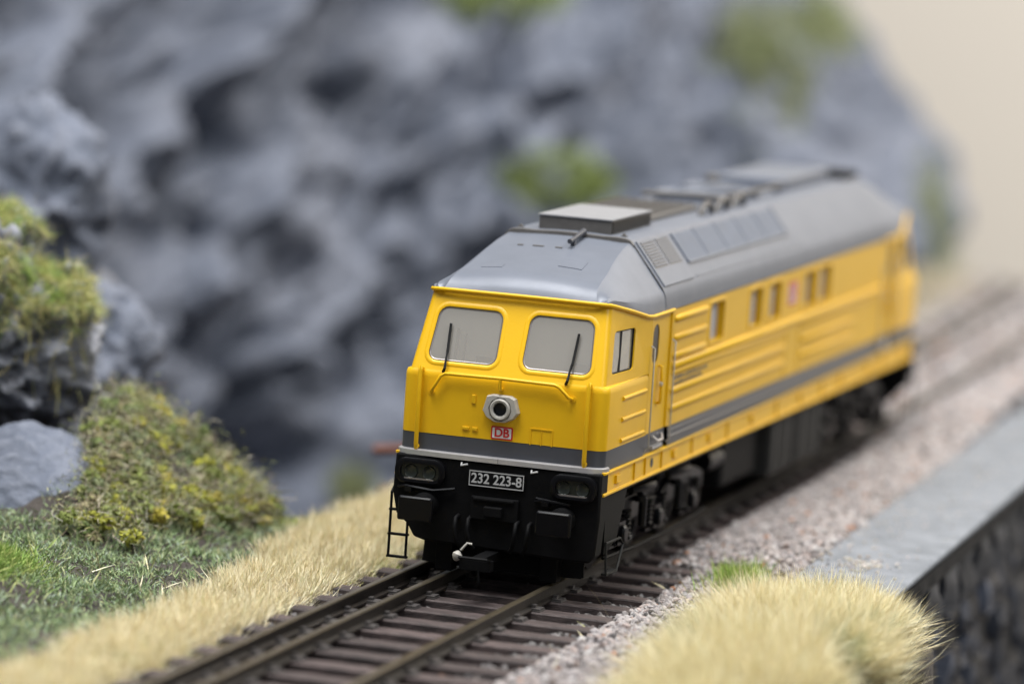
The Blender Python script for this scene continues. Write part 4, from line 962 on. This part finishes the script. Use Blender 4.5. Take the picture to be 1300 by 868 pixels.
# green tint in the strip
n = 5000; k = rng.integers(0, 5, n); cxy = np.array([(-2.15, 3.2), (-2.3, .2), (-2.4, -6.6), (-4.4, 4.6), (-2.2, 1.6)])[k]; xx = cxy[:, 0]+rng.normal(0, .16, n); yy = cxy[:, 1]+rng.normal(0, .45, n)
patch(xx, yy, .2, .018, [(.32, .38, .10), (.45, .46, .15), (.55, .5, .2)], (3, 3, 2), 'green_grass', 'small green grass patches at the sleeper ends left of the track', 'grass')
# big tuft right front
n = 120000; t = rng.uniform(0, 2*np.pi, n); r = np.sqrt(rng.uniform(0, 1, n)); sq = 1/(np.abs(np.cos(t))**2.6+np.abs(np.sin(t))**2.6)**(1/2.6); ey = -3.6+5.2*r*sq*np.sin(t); ex = 4.90+1.36*r*sq*np.cos(t) - .10*(ey+3.6)
cq = rng.integers(0, n, 420); own = rng.integers(0, 420, n); ox, oy = rng.normal(0, .17, n), rng.normal(0, .17, n)
r, t = r[cq][own], t[cq][own]; ex = ex[cq][own] + ox; ey = ey[cq][own] + oy
keep = (ey < 2.2) & (np.hypot(ox, oy) < .55); own, ox, oy = own[keep], ox[keep], oy[keep]; t, r, ex, ey = t[keep], r[keep], ex[keep], ey[keep]; n = len(ex)
P = np.stack([ex, ey, ground_h(ex, ey)-.03], 1)
cd = rng.normal(0, .28, (420, 2))[own] + np.stack([ox, oy], 1)*1.8
hs = rng.uniform(.7, 1.25, 420)[own]
D = rng.normal(size=(n, 3))*[.38, .38, .1] + np.stack([.85*r**2*np.cos(t)+.05+cd[:, 0], .6*r**2*np.sin(t)-.15+cd[:, 1], np.ones(n)], 1)
gm = fbm(np.stack([ex*.8, ey*.8, 0*ex+7], -1), 3)
c = col_mix(n, [(.80, .71, .43), (.86, .80, .56), (.74, .61, .33), (.82, .78, .56)], (5, 5, 2, 2))
hol = np.exp(-((ex-5.4)/.28)**2-((ey+3.0)/.5)**2); gm = gm + 1.1*hol; rv = (gm > .62) & (rng.uniform(0, 1, n) < .5); c[rv] = col_mix(rv.sum(), [(.30, .33, .14), (.22, .27, .10)], (1, 1))
o = blades('grass_tuft', P, D, .60*hs*rng.uniform(.3, 1.25, n), .012*rng.uniform(.7, 1.4, n), c, .45)
tag(o, 'big tuft of straw coloured dry grass in the right foreground before the coping', 'grass tuft', kind='stuff')
n = 1800; xx = 2.72+rng.normal(0, .13, n); yy = 2.9+rng.normal(0, .35, n)
patch(xx, yy, .5, .018, [(.25, .42, .07), (.40, .50, .13), (.55, .52, .22)], (3, 3, 1), 'green_tuft', 'small fresh green grass tuft on the ballast behind the dry tuft', 'grass tuft', tilt=.35)
n = 420; yy = rng.uniform(2.4, 22, n); fr = rng.uniform(0, 1, n)**2.2; xx = kl(yy) + fr*(kr(yy)-kl(yy)-.1); kk = rng.uniform(0, 1, n) < .25; xx[kk] = 4.1+rng.normal(0, .16, kk.sum()); yy[kk] = 4.6+rng.normal(0, .3, kk.sum())
tag(chunks('gravel_crumbs', np.stack([xx+cx(yy), yy, np.full(n, .025)], 1), rng.uniform(.012, .04, n), col_mix(n, [(.5, .46, .42), (.42, .36, .28), (.3, .3, .31)], (2, 1, 1)), rough=.2), 'loose gravel crumbs scattered on the concrete coping', 'gravel', kind='stuff')
# single straws
n = 60; xx = np.concatenate([rng.uniform(1.8, 2.4, 30), rng.uniform(-5.3, -3.8, 30)]); yy = np.concatenate([rng.uniform(-5, 3, 30), rng.uniform(-3, 4, 30)])
P = np.stack([xx, yy, ground_h(xx, yy)+.03], 1); P[0] = (1.95, -1.0, -.1); D = rng.normal(size=(n, 3))*[1, 1, .3] + [0, 0, .5]; D[0] = (-.42, 0, .7)
Ln = np.full(n, .35); Ln[0] = .55
tag(blades('loose_straw', P, D, Ln, np.full(n, .022), col_mix(n, TAN, (5, 4, 2, .5)), .2), 'single loose straws lying on ballast and bank', 'straw', kind='stuff')
# green ground cover on the left bank
n = 60000; xx = rng.uniform(-9, -3.2, n); yy = rng.uniform(-9, 5.5, n)
keep = (rng.uniform(0, 1, n) < .25+.75*(fbm(np.stack([xx*.9, yy*.9, 0*xx+4], -1), 3) > -.15)) & ~((xx < -7.0) & (yy > .4)); xx, yy = xx[keep], yy[keep]
patch(xx, yy, .16, .022, [(.22, .31, .15), (.31, .40, .20), (.44, .47, .25), (.36, .43, .33)], (3, 3, 2, 2), 'moss_turf', 'green mossy turf covering the low bank at the left', 'moss', tilt=.9, bend=.6)
n = 12000; xx = -6.35+rng.normal(0, .36, n); yy = -3.6+rng.normal(0, .7, n)
patch(xx, yy, .3, .02, [(.18, .29, .06), (.29, .40, .10), (.44, .48, .17)], (3, 3, 2), 'green_tuft', 'bright green grassy hump in the lower left corner', 'grass tuft', tilt=.7, bend=.6)

# ---- shrub of foam flock on the slope
shrub = empty('shrub', (-5.7, 3.4, 0), label='low sprawling olive and yellow green shrub on the bank right of the mossy rock', cat='shrub')
nc = 460; sx_ = rng.uniform(-7.4, -4.5, nc); sy_ = rng.uniform(-.9, 4.3, nc)
keep = (sx_ < -4.85 - .18*(2.5-sy_)) & (fbm(np.stack([sx_*1.3, sy_*1.3, 0*sx_+2], -1), 2) > -.42) & (sx_ > -6.35 - .35*np.clip(sy_-.5, 0, 2.2)) & (sy_ > -.2); sx_, sy_ = sx_[keep], sy_[keep]; nc = len(sx_)
sz = ground_h(sx_, sy_) + rng.uniform(.0, .26, nc)
per = 60; ci = np.repeat(np.arange(nc), per)
rad = rng.uniform(.07, .17, nc)
off = rng.normal(size=(nc*per, 3)); off /= np.linalg.norm(off, axis=1)[:, None]; off *= rng.uniform(.3, 1, (nc*per, 1))**.6
P = np.stack([sx_, sy_, sz], 1)[ci] + off*rad[ci][:, None]*[1, 1, .75]
base = np.array([(.21, .25, .07), (.34, .34, .05), (.15, .20, .07), (.29, .25, .15), (.42, .36, .06), (.22, .26, .15)])
bi = rng.choice(6, nc, p=[.26, .2, .18, .14, .06, .16]); yel = (sx_ > -5.9) & (rng.uniform(0, 1, nc) < .55); bi[yel] = rng.choice([1, 4, 0], yel.sum())
c = base[bi][ci]*rng.uniform(.65, 1.35, (nc*per, 1))
def rebase(o, e):
    v = wloc(e); me = o.data; a = np.empty(len(me.vertices)*3, np.float32); me.vertices.foreach_get('co', a); a = a.reshape(-1, 3) - np.array(v); me.vertices.foreach_set('co', a.ravel()); o.parent = e; me.update()
lf = chunks('foliage', P, rng.uniform(.03, .065, len(P)), c, OCT, OCF, .4, m=MT['blade'], flat=.5); rebase(lf, shrub); lf['kind'] = 'stuff'
n = 3800; i = rng.integers(0, nc, n); P = np.stack([sx_, sy_, sz], 1)[i] + rng.normal(0, .12, (n, 3)); D = rng.normal(size=(n, 3))*[1, 1, .55]
tw = blades('twigs', P, D, rng.uniform(.12, .38, n), np.full(n, .013), col_mix(n, [(.20, .15, .11), (.34, .31, .26), (.45, .42, .33)], (2, 2, 1)), .7); rebase(tw, shrub); tw['kind'] = 'stuff'

n = 15000; i = rng.integers(0, nc, n); P = np.stack([sx_, sy_, sz], 1)[i] + rng.normal(0, .14, (n, 3)); D = rng.normal(size=(n, 3)) + [0, -.2, .6]
fz = blades('flock_fibres', P, D, rng.uniform(.05, .14, n), np.full(n, .016), col_mix(n, [(.27, .30, .13), (.36, .36, .14), (.22, .24, .14), (.38, .34, .24)], (3, 2, 2, 2)), .7); rebase(fz, shrub); fz['kind'] = 'stuff'
# ---- moss on the overhanging rock
tri = OP[OF]; nrm = np.cross(tri[:, 1]-tri[:, 0], tri[:, 2]-tri[:, 0]); ar = np.linalg.norm(nrm, axis=1); nrm /= ar[:, None]; cen = tri.mean(1)
dens = fbm(cen*1.1+5, 3)
wgt = ar*sstep(.05, .5, nrm[:, 2])*sstep(2.2, 2.9, cen[:, 2])*(dens > -.3)
n = 60000; i = rng.choice(len(cen), n, p=wgt/wgt.sum()); b_ = rng.dirichlet((1, 1, 1), n); P = (tri[i]*b_[:, :, None]).sum(1)
D = nrm[i]*.18 + rng.normal(size=(n, 3))*.55 + [.25, -.3, -.25]
c = col_mix(n, [(.42, .41, .14), (.56, .49, .22), (.27, .35, .10), (.62, .55, .33), (.33, .42, .14)], (3, 3, 2, 1.5, 2))
gg = fbm(P*1.6+9, 2) > .35; c[gg] = col_mix(gg.sum(), [(.22, .36, .07), (.36, .46, .12)], (1, 1))
tag(blades('moss', P, D, rng.uniform(.08, .30, n), np.full(n, .010), c, 1.1), 'yellow green moss fibres covering the top of the overhanging rock', 'moss', kind='stuff')
# hanging fibres on its lip
lip = np.where((cen[:, 2] > 1.5) & (cen[:, 2] < 2.7) & (nrm[:, 1] < -.2) & (nrm[:, 2] > -.3))[0]; n = 260; i = rng.choice(lip, n); D = nrm[i]*.35 + rng.normal(size=(n, 3))*.25 + [0, 0, -1]
tag(blades('hanging_roots', cen[i], D, rng.uniform(.2, .75, n), np.full(n, .016), col_mix(n, [(.45, .38, .15), (.35, .33, .12)], (1, 1)), .5), 'thin ochre fibres hanging from the lip of the mossy rock', 'moss', kind='stuff')

# ---- moss pads on the far cliff
CVf = CV.reshape(-1, 3); gxn = np.gradient(CV, axis=1); gzn = np.gradient(CV, axis=0); cn = np.cross(gxn, gzn).reshape(-1, 3); cn /= np.linalg.norm(cn, axis=1)[:, None]
FW, RT, UP, C0 = np.array(F), np.array(Rr), np.array(U), np.array(M.translation)
pads = [((-13.1, 45.9, 1.6), 1.0, .42, 0), ((-8.6, 47.8, 4.8), 1.1, 1.5, 1), ((-15.4, 47.5, 5.9), 1.3, .45, 0), ((-5.5, 54.4, .6), .4, 1.4, 1), ((-14.6, 36.2, -5.0), .35, .35, 1), ((-7.6, 50.4, 6.2), .8, .8, 1)]
for k, (pc, ra, rb, br) in enumerate(pads):
    d = CVf - np.array(pc); a = d@RT; b = d@UP; w = np.exp(-(a/ra)**2*1.3-(b/rb)**2*1.3)*(np.abs(d@FW) < 9)*(w_ := (np.abs(a) < 2.2*ra))
    w = w*(w > .08)
    w = w*(fbm(CVf*.7+k, 3) > -.15); n = 2800; i = rng.choice(len(CVf), n, p=w/w.sum()); P = CVf[i] + rng.normal(0, .12, (n, 3)); D = cn[i] + rng.normal(size=(n, 3))*.6 + [0, 0, .5]
    cs = [(.30, .37, .12), (.40, .46, .18), (.24, .30, .12)] if not br else [(.27, .30, .15), (.22, .26, .13), (.34, .35, .21)]
    labs = ['bright green moss pad on the cliff just above the locomotive roof', 'large olive moss patch high on the right shoulder of the cliff', 'thin green moss at the top edge of the cliff above the locomotive', 'green moss down the right hand edge of the cliff', 'green moss low on the cliff left of the locomotive', 'olive moss on the crest of the cliff beside the cream wall']
    tag(blades('moss', P, D, rng.uniform(.2, .45, n), np.full(n, .05), col_mix(n, cs, (3, 2, 2)), .5), labs[k], 'moss', kind='stuff')
